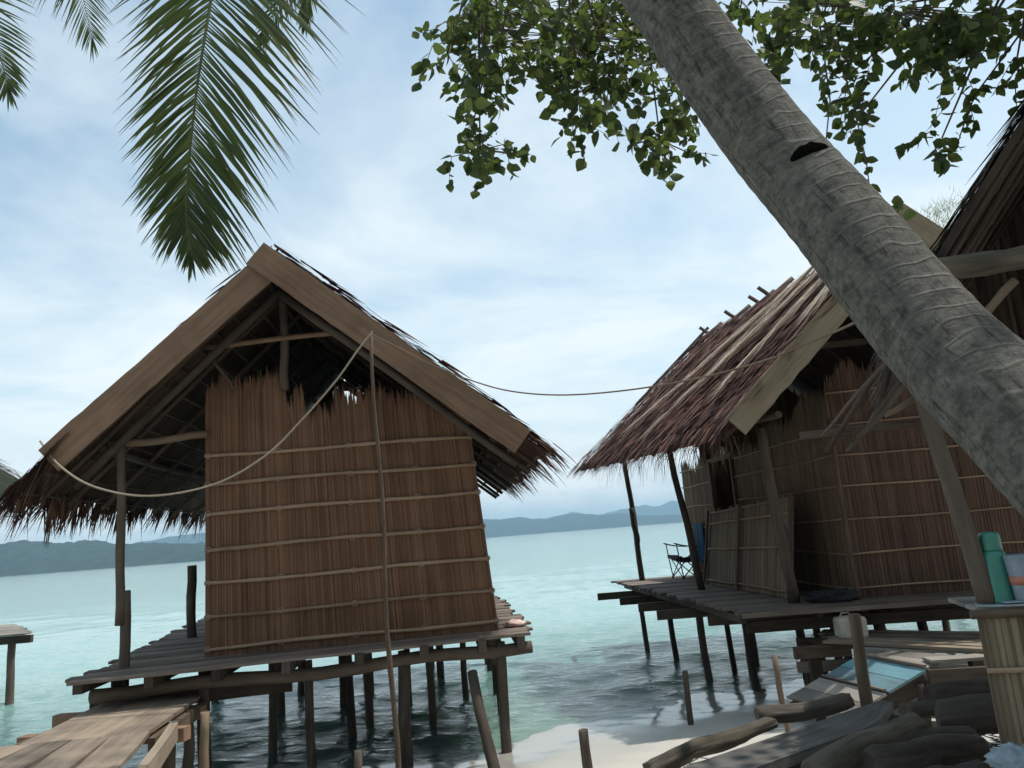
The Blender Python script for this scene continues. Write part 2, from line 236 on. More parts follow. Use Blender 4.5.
# ------------------------------------------------------------------ mesh builder
class MB:
    def __init__(s): s.v = []; s.f = []; s.uv = []; s.t = []; s.sm = []
    def _add(s, vs, fs, uvs, tone, smooth=False):
        b = len(s.v); s.v += [tuple(p) for p in vs]; s.t += [tone]*len(vs)
        for f, u in zip(fs, uvs): s.f.append(tuple(i+b for i in f)); s.uv += u; s.sm.append(smooth)
    def bar(s, p0, p1, w, h, up=Vector((0, 0, 1)), tone=None, seg=1, wob=0., taper=1., bow=None):
        """rectangular bar p0->p1, w across, h along up"""
        p0 = Vector(p0); p1 = Vector(p1); d = p1-p0; ln = d.length; d.normalize(); x = d.cross(Vector(up))
        if x.length < 1e-4: x = d.cross(Vector((1, 0, 0)))
        x.normalize(); y = x.cross(d)
        tone = random.random() if tone is None else tone; ou = random.random()*7; ov = random.random()*9
        vs = []
        for i in range(seg+1):
            k = i/seg; c = p0+d*(ln*k); ww = w*(1+(taper-1)*k)/2; hh = h*(1+(taper-1)*k)/2
            if wob: c = c + x*random.uniform(-wob, wob) + y*random.uniform(-wob, wob)*.5; ww *= 1+random.uniform(-1, 1)*min(.12, wob*6)
            if bow is not None: c = c + Vector(bow)*(4*k*(1-k))
            vs += [c-x*ww-y*hh, c+x*ww-y*hh, c+x*ww+y*hh, c-x*ww+y*hh]
        fs = []; uvs = []
        for i in range(seg):
            a = i*4; b = a+4; v0 = ov+ln*i/seg; v1 = ov+ln*(i+1)/seg; c0 = ou
            for j, wd in enumerate((w, h, w, h)):
                k = (j+1) % 4; fs.append((a+j, a+k, b+k, b+j)); uvs.append([(c0, v0), (c0+wd, v0), (c0+wd, v1), (c0, v1)]); c0 += wd
        e = seg*4
        fs.append((3, 2, 1, 0)); uvs.append([(ou, ov), (ou+w, ov), (ou+w, ov+h*.3), (ou, ov+h*.3)])
        fs.append((e, e+1, e+2, e+3)); uvs.append([(ou, ov), (ou+w, ov), (ou+w, ov+h*.3), (ou, ov+h*.3)])
        s._add(vs, fs, uvs, tone); return s
    def tube(s, pts, rad, n=8, tone=None, wob=0., smooth=True, capr=.6):
        pts = [Vector(p) for p in pts]; k = len(pts)
        if not hasattr(rad, '__len__'): rad = [rad]*k
        tone = random.random() if tone is None else tone; ou = random.random()*7; ov = random.random()*9
        t0 = (pts[1]-pts[0]).normalized(); ref = Vector((0, 0, 1)) if abs(t0.z) < .9 else Vector((1, 0, 0))
        x = t0.cross(ref).normalized(); vs = []; L = 0; Ls = []
        for i, p in enumerate(pts):
            t = (pts[min(i+1, k-1)]-pts[max(i-1, 0)]).normalized(); x = (x-t*x.dot(t)).normalized(); y = t.cross(x)
            if i: L += (p-pts[i-1]).length
            Ls.append(L)
            for j in range(n):
                a = 2*math.pi*j/n; r = rad[i]*(1+random.uniform(-wob, wob)); vs.append(p+x*(math.cos(a)*r)+y*(math.sin(a)*r))
        fs = []; uvs = []; c = 2*math.pi*max(rad)
        for i in range(k-1):
            for j in range(n):
                j2 = (j+1) % n; fs.append((i*n+j, i*n+j2, (i+1)*n+j2, (i+1)*n+j))
                u0 = ou+c*j/n; u1 = ou+c*(j+1)/n; uvs.append([(u0, ov+Ls[i]), (u1, ov+Ls[i]), (u1, ov+Ls[i+1]), (u0, ov+Ls[i+1])])
        fs.append(tuple(reversed(range(n)))); uvs.append([(ou, ov)]*n); fs.append(tuple(range((k-1)*n, k*n))); uvs.append([(ou, ov)]*n)
        s._add(vs, fs, uvs, tone, smooth)
        s.sm[-1] = s.sm[-2] = False
        return s
    def pole(s, p0, p1, r0, r1=None, n=9, seg=6, wob=.06, bend=.012, tone=None):
        p0 = Vector(p0); p1 = Vector(p1); r1 = r0*.85 if r1 is None else r1; ph = random.random()*6; d = (p1-p0)
        a = d.orthogonal().normalized(); b = d.normalized().cross(a); ph2 = random.random()*6
        pts = [p0.lerp(p1, i/seg)+a*math.sin(ph+i*1.1)*bend*(0 < i < seg)+b*math.sin(ph2+i*.9)*bend*(0 < i < seg) for i in range(seg+1)]
        return s.tube(pts, [r0+(r1-r0)*i/seg for i in range(seg+1)], n, tone, wob)
    def blade(s, p, d, ln, w, side, droop=0., seg=2, tone=None, tip=.15, base=1.):
        d = Vector(d).normalized(); side = Vector(side); side = (side-d*side.dot(d)).normalized()
        tone = random.random() if tone is None else tone; ou = random.random()*7; ov = random.random()*9
        vs = []; c = Vector(p); st = ln/seg
        for i in range(seg+1):
            k = i/seg; ww = w/2*(base+(1-base)*min(1, k*3))*(1 if k < .55 else 1-(1-tip)*(k-.55)/.45)
            vs += [c-side*ww, c+side*ww]; d = (d+Vector((0, 0, -droop/seg))).normalized(); c = c+d*st
        fs = [(2*i, 2*i+1, 2*i+3, 2*i+2) for i in range(seg)]
        uvs = [[(ou, ov+ln*i/seg), (ou+w, ov+ln*i/seg), (ou+w, ov+ln*(i+1)/seg), (ou, ov+ln*(i+1)/seg)] for i in range(seg)]
        s._add(vs, fs, uvs, tone); return s
    def slab(s, q, th, tone=None, jit=0.):
        """board with a four-cornered top face q (a,b along the grain, c,d back) and thickness th"""
        tone = random.random() if tone is None else tone; a, b, c, d = [Vector(p)+Vector((random.uniform(-jit, jit), random.uniform(-jit, jit), 0)) for p in q]
        n = (b-a).cross(d-a).normalized(); n = n if n.z > 0 else -n; ou = random.random()*7; ov = random.random()*9; L_ = (b-a).length; W_ = (d-a).length
        vs = [a, b, c, d]+[p-n*th for p in (a, b, c, d)]; fs = [(0, 1, 2, 3), (7, 6, 5, 4), (0, 4, 5, 1), (1, 5, 6, 2), (2, 6, 7, 3), (3, 7, 4, 0)]
        uvs = [[(ou, ov), (ou, ov+L_), (ou+W_, ov+L_), (ou+W_, ov)], [(ou+W_, ov), (ou+W_, ov+L_), (ou, ov+L_), (ou, ov)]]+[[(ou, ov), (ou+th, ov), (ou+th, ov+L_), (ou, ov+L_)]]*4
        s._add(vs, fs, uvs, tone); return s
    def poly(s, pts, tone=None, th=0, nrm=None):
        tone = random.random() if tone is None else tone
        pts = [Vector(p) for p in pts]; n = len(pts)
        s._add(pts, [tuple(range(n))], [[(p.x+p.y, p.z) for p in pts]], tone); return s
    def lathe(s, c, prof, n=24, tone=.5, smooth=True):
        vs = []; c = Vector(c)
        for r, z in prof:
            for j in range(n): a = 2*math.pi*j/n; vs.append(c+Vector((r*math.cos(a), r*math.sin(a), z)))
        k = len(prof); fs = [(i*n+j, i*n+(j+1) % n, (i+1)*n+(j+1) % n, (i+1)*n+j) for i in range(k-1) for j in range(n)]
        uvs = [[(0, 0), (1, 0), (1, 1), (0, 1)]]*len(fs)
        s._add(vs, fs, uvs, tone, smooth)
        for cap in (tuple(reversed(range(n))), tuple(range((k-1)*n, k*n))):
            s.f.append(tuple(i+len(s.v)-len(vs) for i in cap)); s.uv += [(0, 0)]*n; s.sm.append(False)
        return s
    def build(s, name, mat, parent=None, origin=None):
        me = bpy.data.meshes.new(name); org = Vector((0, 0, 0))
        if parent is not None: org = world_loc(parent)
        elif origin is not None: org = Vector(origin)
        me.from_pydata([(p[0]-org.x, p[1]-org.y, p[2]-org.z) for p in s.v], [], s.f)
        uvl = me.uv_layers.new(name='uv'); uvl.data.foreach_set('uv', np.array(s.uv, dtype=np.float32).ravel())
        ta = me.attributes.new('tone', 'FLOAT', 'POINT'); ta.data.foreach_set('value', np.array(s.t, dtype=np.float32))
        me.polygons.foreach_set('use_smooth', s.sm); me.materials.append(M[mat] if isinstance(mat, str) else mat); me.update()
        o = bpy.data.objects.new(name, me); COL.objects.link(o)
        if parent is not None: o.parent = parent
        else: o.location = org
        return o
def world_loc(o):
    v = Vector((0, 0, 0))
    while o is not None: v += o.location; o = o.parent
    return v
def tag(o, label=None, cat=None, group=None, kind=None):
    if label: o['label'] = label
    if cat: o['category'] = cat
    if group: o['group'] = group
    if kind: o['kind'] = kind
    return o
def thing(name, loc, label, cat, group=None):
    o = bpy.data.objects.new(name, None); COL.objects.link(o); o.location = loc; o.empty_display_size = .2; return tag(o, label, cat, group)
Z = Vector((0, 0, 1))
def lp(a, b, t): return a+(b-a)*t
# ------------------------------------------------------------------ ground, sea, hills, haze
def spaced(lo, hi, step, far, g=1.25):
    a = list(np.arange(lo, hi+1e-6, step)); d = step; x = a[-1]; up = []
    while x < far[1]: d *= g; x += d; up.append(x)
    d = step; x = a[0]; dn = []
    while x > far[0]: d *= g; x -= d; dn.append(x)
    return np.array(dn[::-1]+a+up)
def sheet(name, xs, ys, zf, mat, depth=False):
    X, Y = np.meshgrid(xs, ys); Zz = zf(X, Y); nx, ny = len(xs), len(ys)
    co_ = np.stack([X, Y, Zz], -1).reshape(-1, 3); idx = np.arange(nx*ny).reshape(ny, nx)
    q = np.stack([idx[:-1, :-1], idx[:-1, 1:], idx[1:, 1:], idx[1:, :-1]], -1).reshape(-1, 4)
    me = bpy.data.meshes.new(name); me.vertices.add(len(co_)); me.vertices.foreach_set('co', co_.ravel())
    me.loops.add(q.size); me.loops.foreach_set('vertex_index', q.ravel()); me.polygons.add(len(q)); me.polygons.foreach_set('loop_start', np.arange(0, q.size, 4)); me.polygons.foreach_set('loop_total', np.full(len(q), 4))
    me.update(calc_edges=True); me.polygons.foreach_set('use_smooth', [True]*len(q))
    if depth:
        a = me.attributes.new('depth', 'FLOAT', 'POINT'); a.data.foreach_set('value', (-shore_s(X, Y)).ravel().astype(np.float32))
    me.materials.append(M[mat]); o = bpy.data.objects.new(name, me); COL.objects.link(o); return o
def sandz(X, Y):
    z = ground_z(X, Y); near = np.exp(-((X)**2+(Y-5)**2)/200.)
    return z + near*(.012*np.sin(X*2.1+Y*1.3)+.010*np.sin(X*5.3-Y*3.7)+.006*np.sin(X*9+Y*11))
tag(sheet('sand_ground', spaced(-9, 9, .12, (-7000, 7000)), spaced(-2, 16, .12, (-400, 7000)), sandz, 'sand'), 'pale sand beach sloping down into the lagoon', 'sand', kind='structure')
def seaz(X, Y):
    s = -shore_s(X, Y); z = np.zeros_like(X); fade = np.exp(-np.maximum(s-18, 0)/25.)
    for lx, amp, ang, ph in ((3.1, .020, .25, 0), (1.7, .014, -.2, 1), (.95, .010, .5, 2), (.62, .008, -.6, 3.3), (.38, .005, .2, .4), (5.2, .02, .1, 1.7)):
        k = 2*math.pi/lx; z += amp*np.sin(k*(Y*math.cos(ang)+X*math.sin(ang))+ph+.6*np.sin(X*.7+ph))
    # small breaking swells running to the beach
    for c, a, wd in ((.7, .02, .16), (1.5, .04, .24), (2.7, .055, .34), (4.3, .05, .45), (6.4, .04, .6)):
        ss = s + .25*np.sin(X*.9+c) + .1*np.sin(X*2.3+c*2); z += a*np.exp(-((ss-c)/wd)**2)*(.65+.35*np.sin(X*.8+c))
    return z*fade*np.clip((s+.3)/1.2, .12, 1)
tag(sheet('sea_water', spaced(-14, 14, .09, (-7000, 7000), 1.3), spaced(6, 26, .075, (-20, 7000), 1.12), seaz, 'water', True), 'calm turquoise lagoon water', 'water', kind='structure')
def hill(name, Y, prof, mat, depth, label, seed, rough=.05):
    """prof: list of (pixel x, height in pixels above the waterline at that column) -> ridge of that height at distance Y"""
    xs = []; hs = []
    for px, hp in prof: xs.append(at(px, 550, Y).x); hs.append(hp*Y/775.)
    x0, x1 = xs[0], xs[-1]; nx = 420; nr = 14; X = np.linspace(x0, x1, nx); Hh = np.interp(X, xs, hs)
    vs = []; top = max(hs)
    for j in range(nr):
        t = j/(nr-1); prof_ = math.sin(min(1, t*1.0)*math.pi*.5)**.8
        for i in range(nx):
            n = mnoise.fractal(Vector((X[i]/top*.9, t*3, seed)), 1., 2.1, 6)
            n2 = mnoise.noise(Vector((X[i]/top*9, t*25, seed)))
            vs.append((X[i], Y - depth*(1-t), max(-1.5, Hh[i]*prof_*(1+.18*n*(t > .05)) + top*rough*.5*n2*(t > .02) - (1.5 if j == 0 else 0))))
    for i in range(nx): vs.append((X[i], Y+depth, -1.5))
    fs = [(j*nx+i, j*nx+i+1, (j+1)*nx+i+1, (j+1)*nx+i) for j in range(nr) for i in range(nx-1)]
    me = bpy.data.meshes.new(name); me.from_pydata(vs, [], fs); me.materials.append(M[mat]); me.polygons.foreach_set('use_smooth', [True]*len(fs)); me.update()
    o = bpy.data.objects.new(name, me); COL.objects.link(o); return tag(o, label, 'hill', kind='structure')
hill('hill', 1500, [(-500, 10), (-250, 20), (-60, 26), (0, 31), (25, 34), (45, 31), (80, 27), (120, 23), (150, 20), (204, 16), (300, 10), (420, 2)], 'forest', 160, 'dark wooded hill on the far left shore', 3.3, .09)
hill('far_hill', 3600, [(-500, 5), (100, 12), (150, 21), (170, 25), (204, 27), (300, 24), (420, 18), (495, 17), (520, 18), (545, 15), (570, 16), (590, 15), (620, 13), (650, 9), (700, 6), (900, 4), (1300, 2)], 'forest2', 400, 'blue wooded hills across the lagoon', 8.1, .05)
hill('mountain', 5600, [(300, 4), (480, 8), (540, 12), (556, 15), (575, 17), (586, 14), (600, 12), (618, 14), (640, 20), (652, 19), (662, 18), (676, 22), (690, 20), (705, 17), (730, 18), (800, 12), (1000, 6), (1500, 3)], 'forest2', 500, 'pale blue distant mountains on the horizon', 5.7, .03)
def haze():
    b = [(-7200, -420, -4.6), (7200, 7200, 190)]; (x0, y0, z0), (x1, y1, z1) = b
    vs = [(x, y, z) for z in (z0, z1) for y in (y0, y1) for x in (x0, x1)]
    fs = [(0, 2, 3, 1), (4, 5, 7, 6), (0, 1, 5, 4), (2, 6, 7, 3), (0, 4, 6, 2), (1, 3, 7, 5)]
    me = bpy.data.meshes.new('haze'); me.from_pydata(vs, [], fs); Mt = bpy.data.materials.new('haze_air'); Mt.use_nodes = True; t = Mt.node_tree; t.nodes.clear()
    o = t.nodes.new('ShaderNodeOutputMaterial'); v = t.nodes.new('ShaderNodeVolumePrincipled'); v.inputs['Color'].default_value = (.50, .80, 1, 1); v.inputs['Density'].default_value = .00023; v.inputs['Anisotropy'].default_value = .0
    t.links.new(v.outputs[0], o.inputs['Volume']); me.materials.append(Mt); ob = bpy.data.objects.new('haze', me); COL.objects.link(ob); tag(ob, 'thin blue haze over the lagoon', 'haze', kind='stuff')
haze()
# ------------------------------------------------------------------ shared hut builders
def stalk_wall(name, P0, P1, z0, top, mat, parent, holes=(), w=.042, tip=.16, lean=0., out=None, backing=True, taper=0., jt=1.):
    """upright split stalks side by side from P0 to P1; top(t) = top height; holes = (t0,t1,za,zb)"""
    P0 = Vector(P0); P1 = Vector(P1); d = P1-P0; ln = d.length; d.normalize(); nr = Vector((-d.y, d.x, 0)); mb = MB(); n = int(ln/(w*.72))
    for i in range(n):
        t = (i+.5)/n; zt = top(t)+random.uniform(-.10, .06)*jt; c = P0+d*(ln*t)+nr*random.uniform(-.006, .006); ww = w*random.uniform(.85, 1.25)
        zz = z0+random.uniform(-.02, .02); spans = [(zz, zt)]
        for (a, b, za, zb) in holes:
            if a <= t <= b: spans = [(zz, za), (zb, zt)] if za > zz else [(zb, zt)]
        sh = d*random.uniform(-.2, .2)*w+nr*(lean*(zt-zz))
        for (a, b) in spans:
            if b-a < .03: continue
            p0 = Vector((c.x, c.y, a)); p1 = Vector((c.x, c.y, b))+sh+d*(taper*t*(b-a)); tn = random.random()
            is_top = abs(b-zt) < 1e-6
            if is_top and b-a > tip*1.4:
                pm = p0.lerp(p1, 1-tip*random.uniform(.7, 1.5)/(b-a)); mb.bar(p0, pm, ww, .011, nr, tn, seg=2, wob=.002); mb.bar(pm, p1, ww*.98, .010, nr, tn, taper=.12)
            else: mb.bar(p0, p1, ww, .011, nr, tn, seg=2, wob=.002)
    return mb.build(name, mat, parent)
def battens(wall, P0, P1, zs, mat='batten', off=.018, r=.015, zshift=0., n=8, skip=()):
    P0 = Vector(P0); P1 = Vector(P1); d = (P1-P0); nr = Vector((d.y, -d.x, 0)).normalized()*off
    for zi in zs:
        ph = random.random()*6; pts = []; e0 = random.uniform(0, .004); 
        for i in range(n+1):
            t = -e0+(1+2*e0)*i/n; p = P0+d*t+nr; pts.append(Vector((p.x, p.y, zi+zshift*t+.010*math.sin(ph+t*7)+random.uniform(-.003, .003))))
        MB().tube(pts, [r*random.uniform(.85, 1.15) for _ in pts], 6, wob=.08).build('batten', mat, wall)
def bil(a, b, c, d, s, t): return lp(lp(a, b, s), lp(c, d, s), t)
def thatch(name, r0, r1, e0, e1, mat, parent, row=.17, step=.032, bl=.5, w=.022, lift=.05, th=.07, fringe=.30, droop=.5, ends=.12, jit=.35, slabmat='slab'):
    """r0,r1 ridge (front,back); e0,e1 eave. Rows of leaflets lying down the slope over a thin underlay"""
    r0, r1, e0, e1 = map(Vector, (r0, r1, e0, e1)); nrm = (r1-r0).cross(e0-r0).normalized()
    if nrm.z < 0: nrm = -nrm
    ln = ((r1-r0).length+(e1-e0).length)/2; sl = ((e0-r0).length+(e1-r1).length)/2; along = (r1-r0).normalized(); down = ((e0-r0).normalized()+(e1-r1).normalized()).normalized()
    mb = MB(); nrow = int(sl/row)
    nx, ny = 14, 10; vs = []
    for k in (0, 1):
        for j in range(ny+1):
            for i in range(nx+1): vs.append(bil(r0, r1, e0, e1, i/nx, j/ny)+nrm*(-th*.5*k + .012*mnoise.noise(Vector((i*.9, j*.9, ln)))))
    o_ = (nx+1)*(ny+1); fs = []
    for j in range(ny):
        for i in range(nx):
            a = j*(nx+1)+i; q = (a, a+1, a+nx+2, a+nx+1); fs.append(q); fs.append(tuple(x+o_ for x in reversed(q)))
    for i in range(nx): a = i; fs.append((a, a+o_, a+1+o_, a+1)); a = ny*(nx+1)+i; fs.append((a, a+1, a+1+o_, a+o_))
    for j in range(ny): a = j*(nx+1); fs.append((a, a+nx+1, a+nx+1+o_, a+o_)); a += nx; fs.append((a, a+o_, a+nx+1+o_, a+nx+1))
    mb._add(vs, fs, [[((vs[i]-r0).dot(along), (vs[i]-r0).dot(down)) for i in f] for f in fs], .25)
    for j in range(nrow+1):
        t = j/nrow; nb = int(ln/step)
        for i in range(nb):
            s = (i+random.random())/nb*(1+2*ends/ln)-ends/ln; tt = min(1.0, t+random.uniform(-.4, .4)/nrow)
            p = bil(r0, r1, e0, e1, s, tt)+nrm*(lift*random.uniform(.2, 1.0)); last = (1-tt)*sl
            L_ = bl*random.uniform(.6, 1.25); ex = max(0, L_-last); dr = droop*random.uniform(.3, 1.4) if ex > 0 else .0
            if ex > fringe: L_ = last+fringe*random.uniform(.3, 1.25); L_ = max(L_, .12)
            cl_ = mnoise.noise(Vector((s*ln*3.1, j*1.7, ln))); cl2 = mnoise.noise(Vector((s*ln*7.3+50, j*2.1, ln)))
            if ex > 0: L_ *= 1+.75*cl_; dr *= 1+1.2*cl2
            dd = down+along*(random.gauss(0, jit*.4)+.55*cl2)+nrm*(random.uniform(-.03, .10)+.10*cl_)
            mb.blade(p, dd, L_, w*random.uniform(.6, 1.5), along+nrm*random.uniform(-.3, .3), dr, 2 if last > bl else 3, tip=.1)
        # clumps: tufts in every row for a ragged look
    return mb.build(name, mat, parent)
def pile(parent, x, y, ztop, r=.06, mat='pile', zb=None, lean=(0, 0)):
    zb = gz(x, y)-.25 if zb is None else zb
    return MB().pole((x+lean[0], y+lean[1], zb), (x, y, ztop), r*1.05, r*.92, seg=6, bend=.008).build('pile', mat, parent)
# ------------------------------------------------------------------ left hut
def hut_left():
    O = Vector((-3.75, 9.11, 0)); a = R(6); u = Vector((math.cos(a), math.sin(a), 0)); v = Vector((-math.sin(a), math.cos(a), 0))
    def L(x, y, z): return O+u*x+v*y+Z*z
    root = thing('thatched_hut', L(1.7, 3, 0), 'left stilt hut with tall woven brown wall, open veranda and wide brown gable boards', 'hut', 'thatched huts on stilts over the water')
    F = 1.3
    # deck
    mb = MB(); n = 34
    for i in range(n):
        t = i/n; t2 = (i+.86)/n; vl = lp(-1.07, 6.2, (t+t2)/2); vr = lp(-.44, 6.2, (t+t2)/2); wd = 7.0/n*.93
        ul = lp(-1.04, -1.85, t)+random.uniform(-.10, .13)*(i > 0); ur = 3.74+random.uniform(-.06, .08)
        mb.bar(L(ul, vl, F-.016+random.uniform(-.004, .004)), L(ur, vr, F-.016+random.uniform(-.004, .004)), wd, .03, tone=random.random(), seg=8, wob=.005)
    mb.build('deck', 'deck', root)
    # beams beneath
    for (p, q, r) in ((L(-.98, -.62, 1.08), L(3.72, -.36, 1.13), .075), (L(-1.0, 3.2, 1.1), L(3.7, 3.3, 1.12), .07), (L(-1.6, 5.8, 1.1), L(3.7, 5.9, 1.12), .07), (L(-1.1, 1.3, 1.1), L(3.6, 1.4, 1.12), .07)):
        MB().pole(p, q, r, r*.95, seg=12, bend=.02).build('beam', 'pole', root)
    MB().bar(L(-1.1, -.35, .93), L(1.0, -.2, .96), .06, .17, seg=5, wob=.006).build('beam', 'pile', root)
    for x in (-1.0, -.3, .35, 1.05, 1.8, 2.5, 3.15, 3.6):
        MB().bar(L(x, -.9+.1*max(0, x), 1.215), L(x-.12*(3.6-x)/4, 6.1, 1.215), .09, .13, seg=3, wob=.01).build('joist', 'pile', root)
    # piles
    for (px, pv) in ((-.86, -.3), (.12, -.45), (1.22, -.45), (2.27, -.42), (3.36, -.40), (.55, .9), (-.9, 1.4), (1.45, 1.2), (1.62, 1.9), (2.5, 1.5), (3.42, 1.3), (-.9, 3.1), (.2, 3.0), (1.1, 3.3), (2.1, 3.2), (3.0, 3.3), (3.5, 3.2), (-1.2, 4.6), (.2, 4.7), (1.4, 4.5), (2.6, 4.7), (3.5, 4.8), (-1.5, 5.9), (0, 5.9), (1.2, 5.9), (2.4, 5.9), (3.5, 5.9)):
        p = L(px, pv, 0); pile(root, p.x, p.y, 1.22, random.uniform(.05, .075), lean=(random.uniform(-.04, .04), random.uniform(-.05, .05)))
    # walls
    def ftop(t): return 4.50-(.30 if .37 < t < .49 else 0)+.12*math.sin(t*9)+.06*math.sin(t*31) - max(0, t-.55)*1.15 - (.25 if .30 < t < .335 else 0)
    A, B = L(0, 0, 0), L(3.38, 0, 0)
    fw = stalk_wall('front_wall', A, B, F-.01, ftop, 'stalk', root, w=.022, taper=-.075)
    for k, zi in enumerate((1.385, 1.74, 2.12, 2.505, 2.92, 3.27, 3.61)):
        sh = .0; lf = 1-.055*(zi-1.3)/2.5
        battens(fw, A+Z*0, lp(A, B, lf), (zi,), zshift=.03, off=.026, r=.023, n=12)
    stalk_wall('side_wall', L(3.36, .05, 0), L(3.36, 5.9, 0), F, lambda t: 3.75, 'stalk', root, w=.07, lean=.075)
    stalk_wall('side_wall', L(.03, .05, 0), L(.03, 5.9, 0), F, lambda t: 4.35, 'stalk2', root, w=.07, holes=((.45, .6, F-.1, 3.2),))
    def btop(t): x = .03+3.33*t; return (6.02-abs(x-.94)*.97)-.12
    bw = stalk_wall('back_wall', L(.03, 5.95, 0), L(3.36, 5.95, 0), F, btop, 'stalk2', root, w=.07, holes=((.27, .375, 5.22, 5.52),))
    # roof
    rx, rz = .96, 5.88; f, b = -.84, 6.5
    r0, r1 = L(rx, f, rz), L(rx-.05, b, rz+.05)
    thatch('thatch_slope', r0, r1, L(-1.72, f, 3.28), L(-1.80, b, 3.30), 'thatch', root, fringe=.42, droop=.9, ends=.0, jit=.25, w=.042, step=.042, bl=.42, lift=.08)
    thatch('thatch_slope', r0, r1, L(4.02, f, 3.30), L(4.02, b, 3.36), 'thatch2', root, fringe=.42, droop=.5, lift=.14, w=.040, ends=.05, step=.036, bl=.42)
    # ragged front verge on the right slope + ridge cap
    mb = MB()
    for i in range(520):
        t = random.random()**.8; p = lp(L(rx, f, rz), L(4.02, f, 3.3), t)+v*random.uniform(-.03, .25)+Z*.06; dd = (L(4.02, f, 3.3)-L(rx, f, rz)).normalized()+Z*random.uniform(.0, .26)-v*random.uniform(-.1, .25)
        mb.blade(p, dd, random.uniform(.10, .30), random.uniform(.022, .045), v+Z*.5, .15, 2)
    mb.build('verge_thatch', 'thatch2', root); mb = MB()
    for i in range(260):
        p = lp(r0, r1, random.random())+Z*.06; sd = random.choice((-1, 1)); mb.blade(p-u*sd*.08, u*sd-Z*.75, random.uniform(.3, .5), .03, v, .3, 2)
    mb.build('ridge_thatch', 'thatch2', root); mb = MB()
    for i in range(110):
        t = random.uniform(.8, 1.02); p = lp(L(rx, f, rz), L(-1.72, f, 3.28), t)+v*random.uniform(-.04, .1)+Z*.04
        mb.blade(p, (-u*.75-Z*.7)-v*random.uniform(-.3, .3), random.uniform(.2, .5), random.uniform(.014, .03), v, .4, 2)
    # long hanging strips at the left eave corner and under the eave
    for i in range(150):
        t = random.random()**2*1.; p = lp(L(-1.78, f, 3.25), L(-1.82, b, 3.28), t); mb.blade(p+u*random.uniform(0, .15), -u*random.uniform(-.1, .9)-Z+v*random.uniform(-.25, .25), random.uniform(.2, .55), random.uniform(.018, .036), v, .3, 2)
    mb.build('eave_fringe', 'thatch2', root); mb = MB()
    for i in range(46):
        p = L(-1.72, 5.5, 3.3)+u*random.uniform(-.05, .5); mb.blade(p, -u*random.uniform(-.5, 1)-Z, random.uniform(.3, .65), .02, v, .2, 2)
    mb.build('hanging_leaf', 'thatch2', root); mb = MB()
    for i in range(170):
        p = lp(L(-1.15, f, 3.80), L(-1.70, f, 3.26), random.random())+v*random.uniform(-.13, .3)+Z*.05; mb.blade(p, -u*random.uniform(.5, 1.1)-Z*random.uniform(.6, 1.2)-v*random.uniform(-.15, .15), random.uniform(.25, .65), random.uniform(.02, .04), v+Z*.4, .5, 3)
    mb.build('corner_thatch', 'thatch', root); mb = MB()
    for k in range(26):
        y = lp(f, b, random.random()**1.2); du = random.uniform(-.5, .5); dv = random.gauss(0, .35); ll = random.uniform(.25, .6)
        for i in range(11): mb.blade(L(-1.72+random.uniform(-.05, .05), y+random.uniform(-.06, .06), 3.28), -u*(.4+du)-Z+v*(dv+random.gauss(0, .16)), ll*random.uniform(.6, 1.1), random.uniform(.02, .038), v+u*.3, .2, 2)
    mb.build('eave_fringe', 'thatch', root)
    # gable boards
    bf = -.93
    MB().bar(L(rx+.10, bf, rz-.15), L(-1.36, bf+.02, 3.56), .32, .035, -v, .45, seg=22, wob=.004).build('gable_board', 'board', root)
    MB().bar(L(rx-.13, bf-.042, rz-.09), L(3.74, bf-.03, 3.42), .32, .035, -v, .7, seg=22, wob=.004).build('gable_board', 'board', root)
    # rafters (under both slopes), purlins across, gable frame
    def lft(t, y, dz): return lp(L(rx, y, rz), L(-1.72, y, 3.28), t)-Z*dz
    def rgt(t, y, dz): return lp(L(rx, y, rz), L(4.02, y, 3.3), t)-Z*dz
    for y in (-.55, .15, 1.1, 2.0, 2.9, 3.8, 4.7, 5.6, 6.3):
        MB().pole(lft(0, y, .21), lft(.97, y, .21), .035, .03, bend=.01).build('rafter', 'rafter', root)
        MB().pole(rgt(0, y, .21), rgt(.97, y, .21), .035, .03, bend=.01).build('rafter', 'rafter', root)
    for k in range(13):
        t = .04+k*.077
        MB().bar(lft(t, f+.02, .145), lft(t, b-.05, .145), .045, .018, seg=6, wob=.006).build('purlin', 'rafter', root)
        MB().bar(rgt(t, f+.02, .145), rgt(t, b-.05, .145), .045, .018, seg=6, wob=.006).build('purlin', 'rafter', root)
    MB().pole(lft(.0, -.35, .36), lft(.86, -.35, .33), .055, .05).build('rafter', 'pole', root)
    MB().pole(rgt(.0, -.35, .36), rgt(.9, -.35, .33), .055, .05).build('rafter', 'pole', root)
    MB().pole(L(rx, -.1, 4.35), L(rx, -.1, 5.65), .055, .05).build('king_post', 'pole', root)
    MB().pole(L(-.05, -.16, 4.92), L(2.0, -.16, 5.05), .035, .03).build('tie_beam', 'board', root)
    MB().pole(L(.02, -.13, 4.95), L(.35, -.08, 4.4), .02, .02).build('brace', 'pole', root)
    MB().pole(L(-1.0, -.28, 3.78), L(.05, -.1, 3.86), .045, .045).build('tie_beam', 'palepole', root)
    MB().pole(L(-1.05, -.3, 3.72), L(-1.25, 6.2, 3.75), .05, .05, seg=10).build('eave_beam', 'pole', root)
    MB().pole(L(3.5, -.6, 3.6), L(3.5, 6.2, 3.65), .05, .05, seg=10).build('eave_beam', 'pole', root)
    # fibre lashings where battens cross the corner and centre stalks
    lm_ = MB()
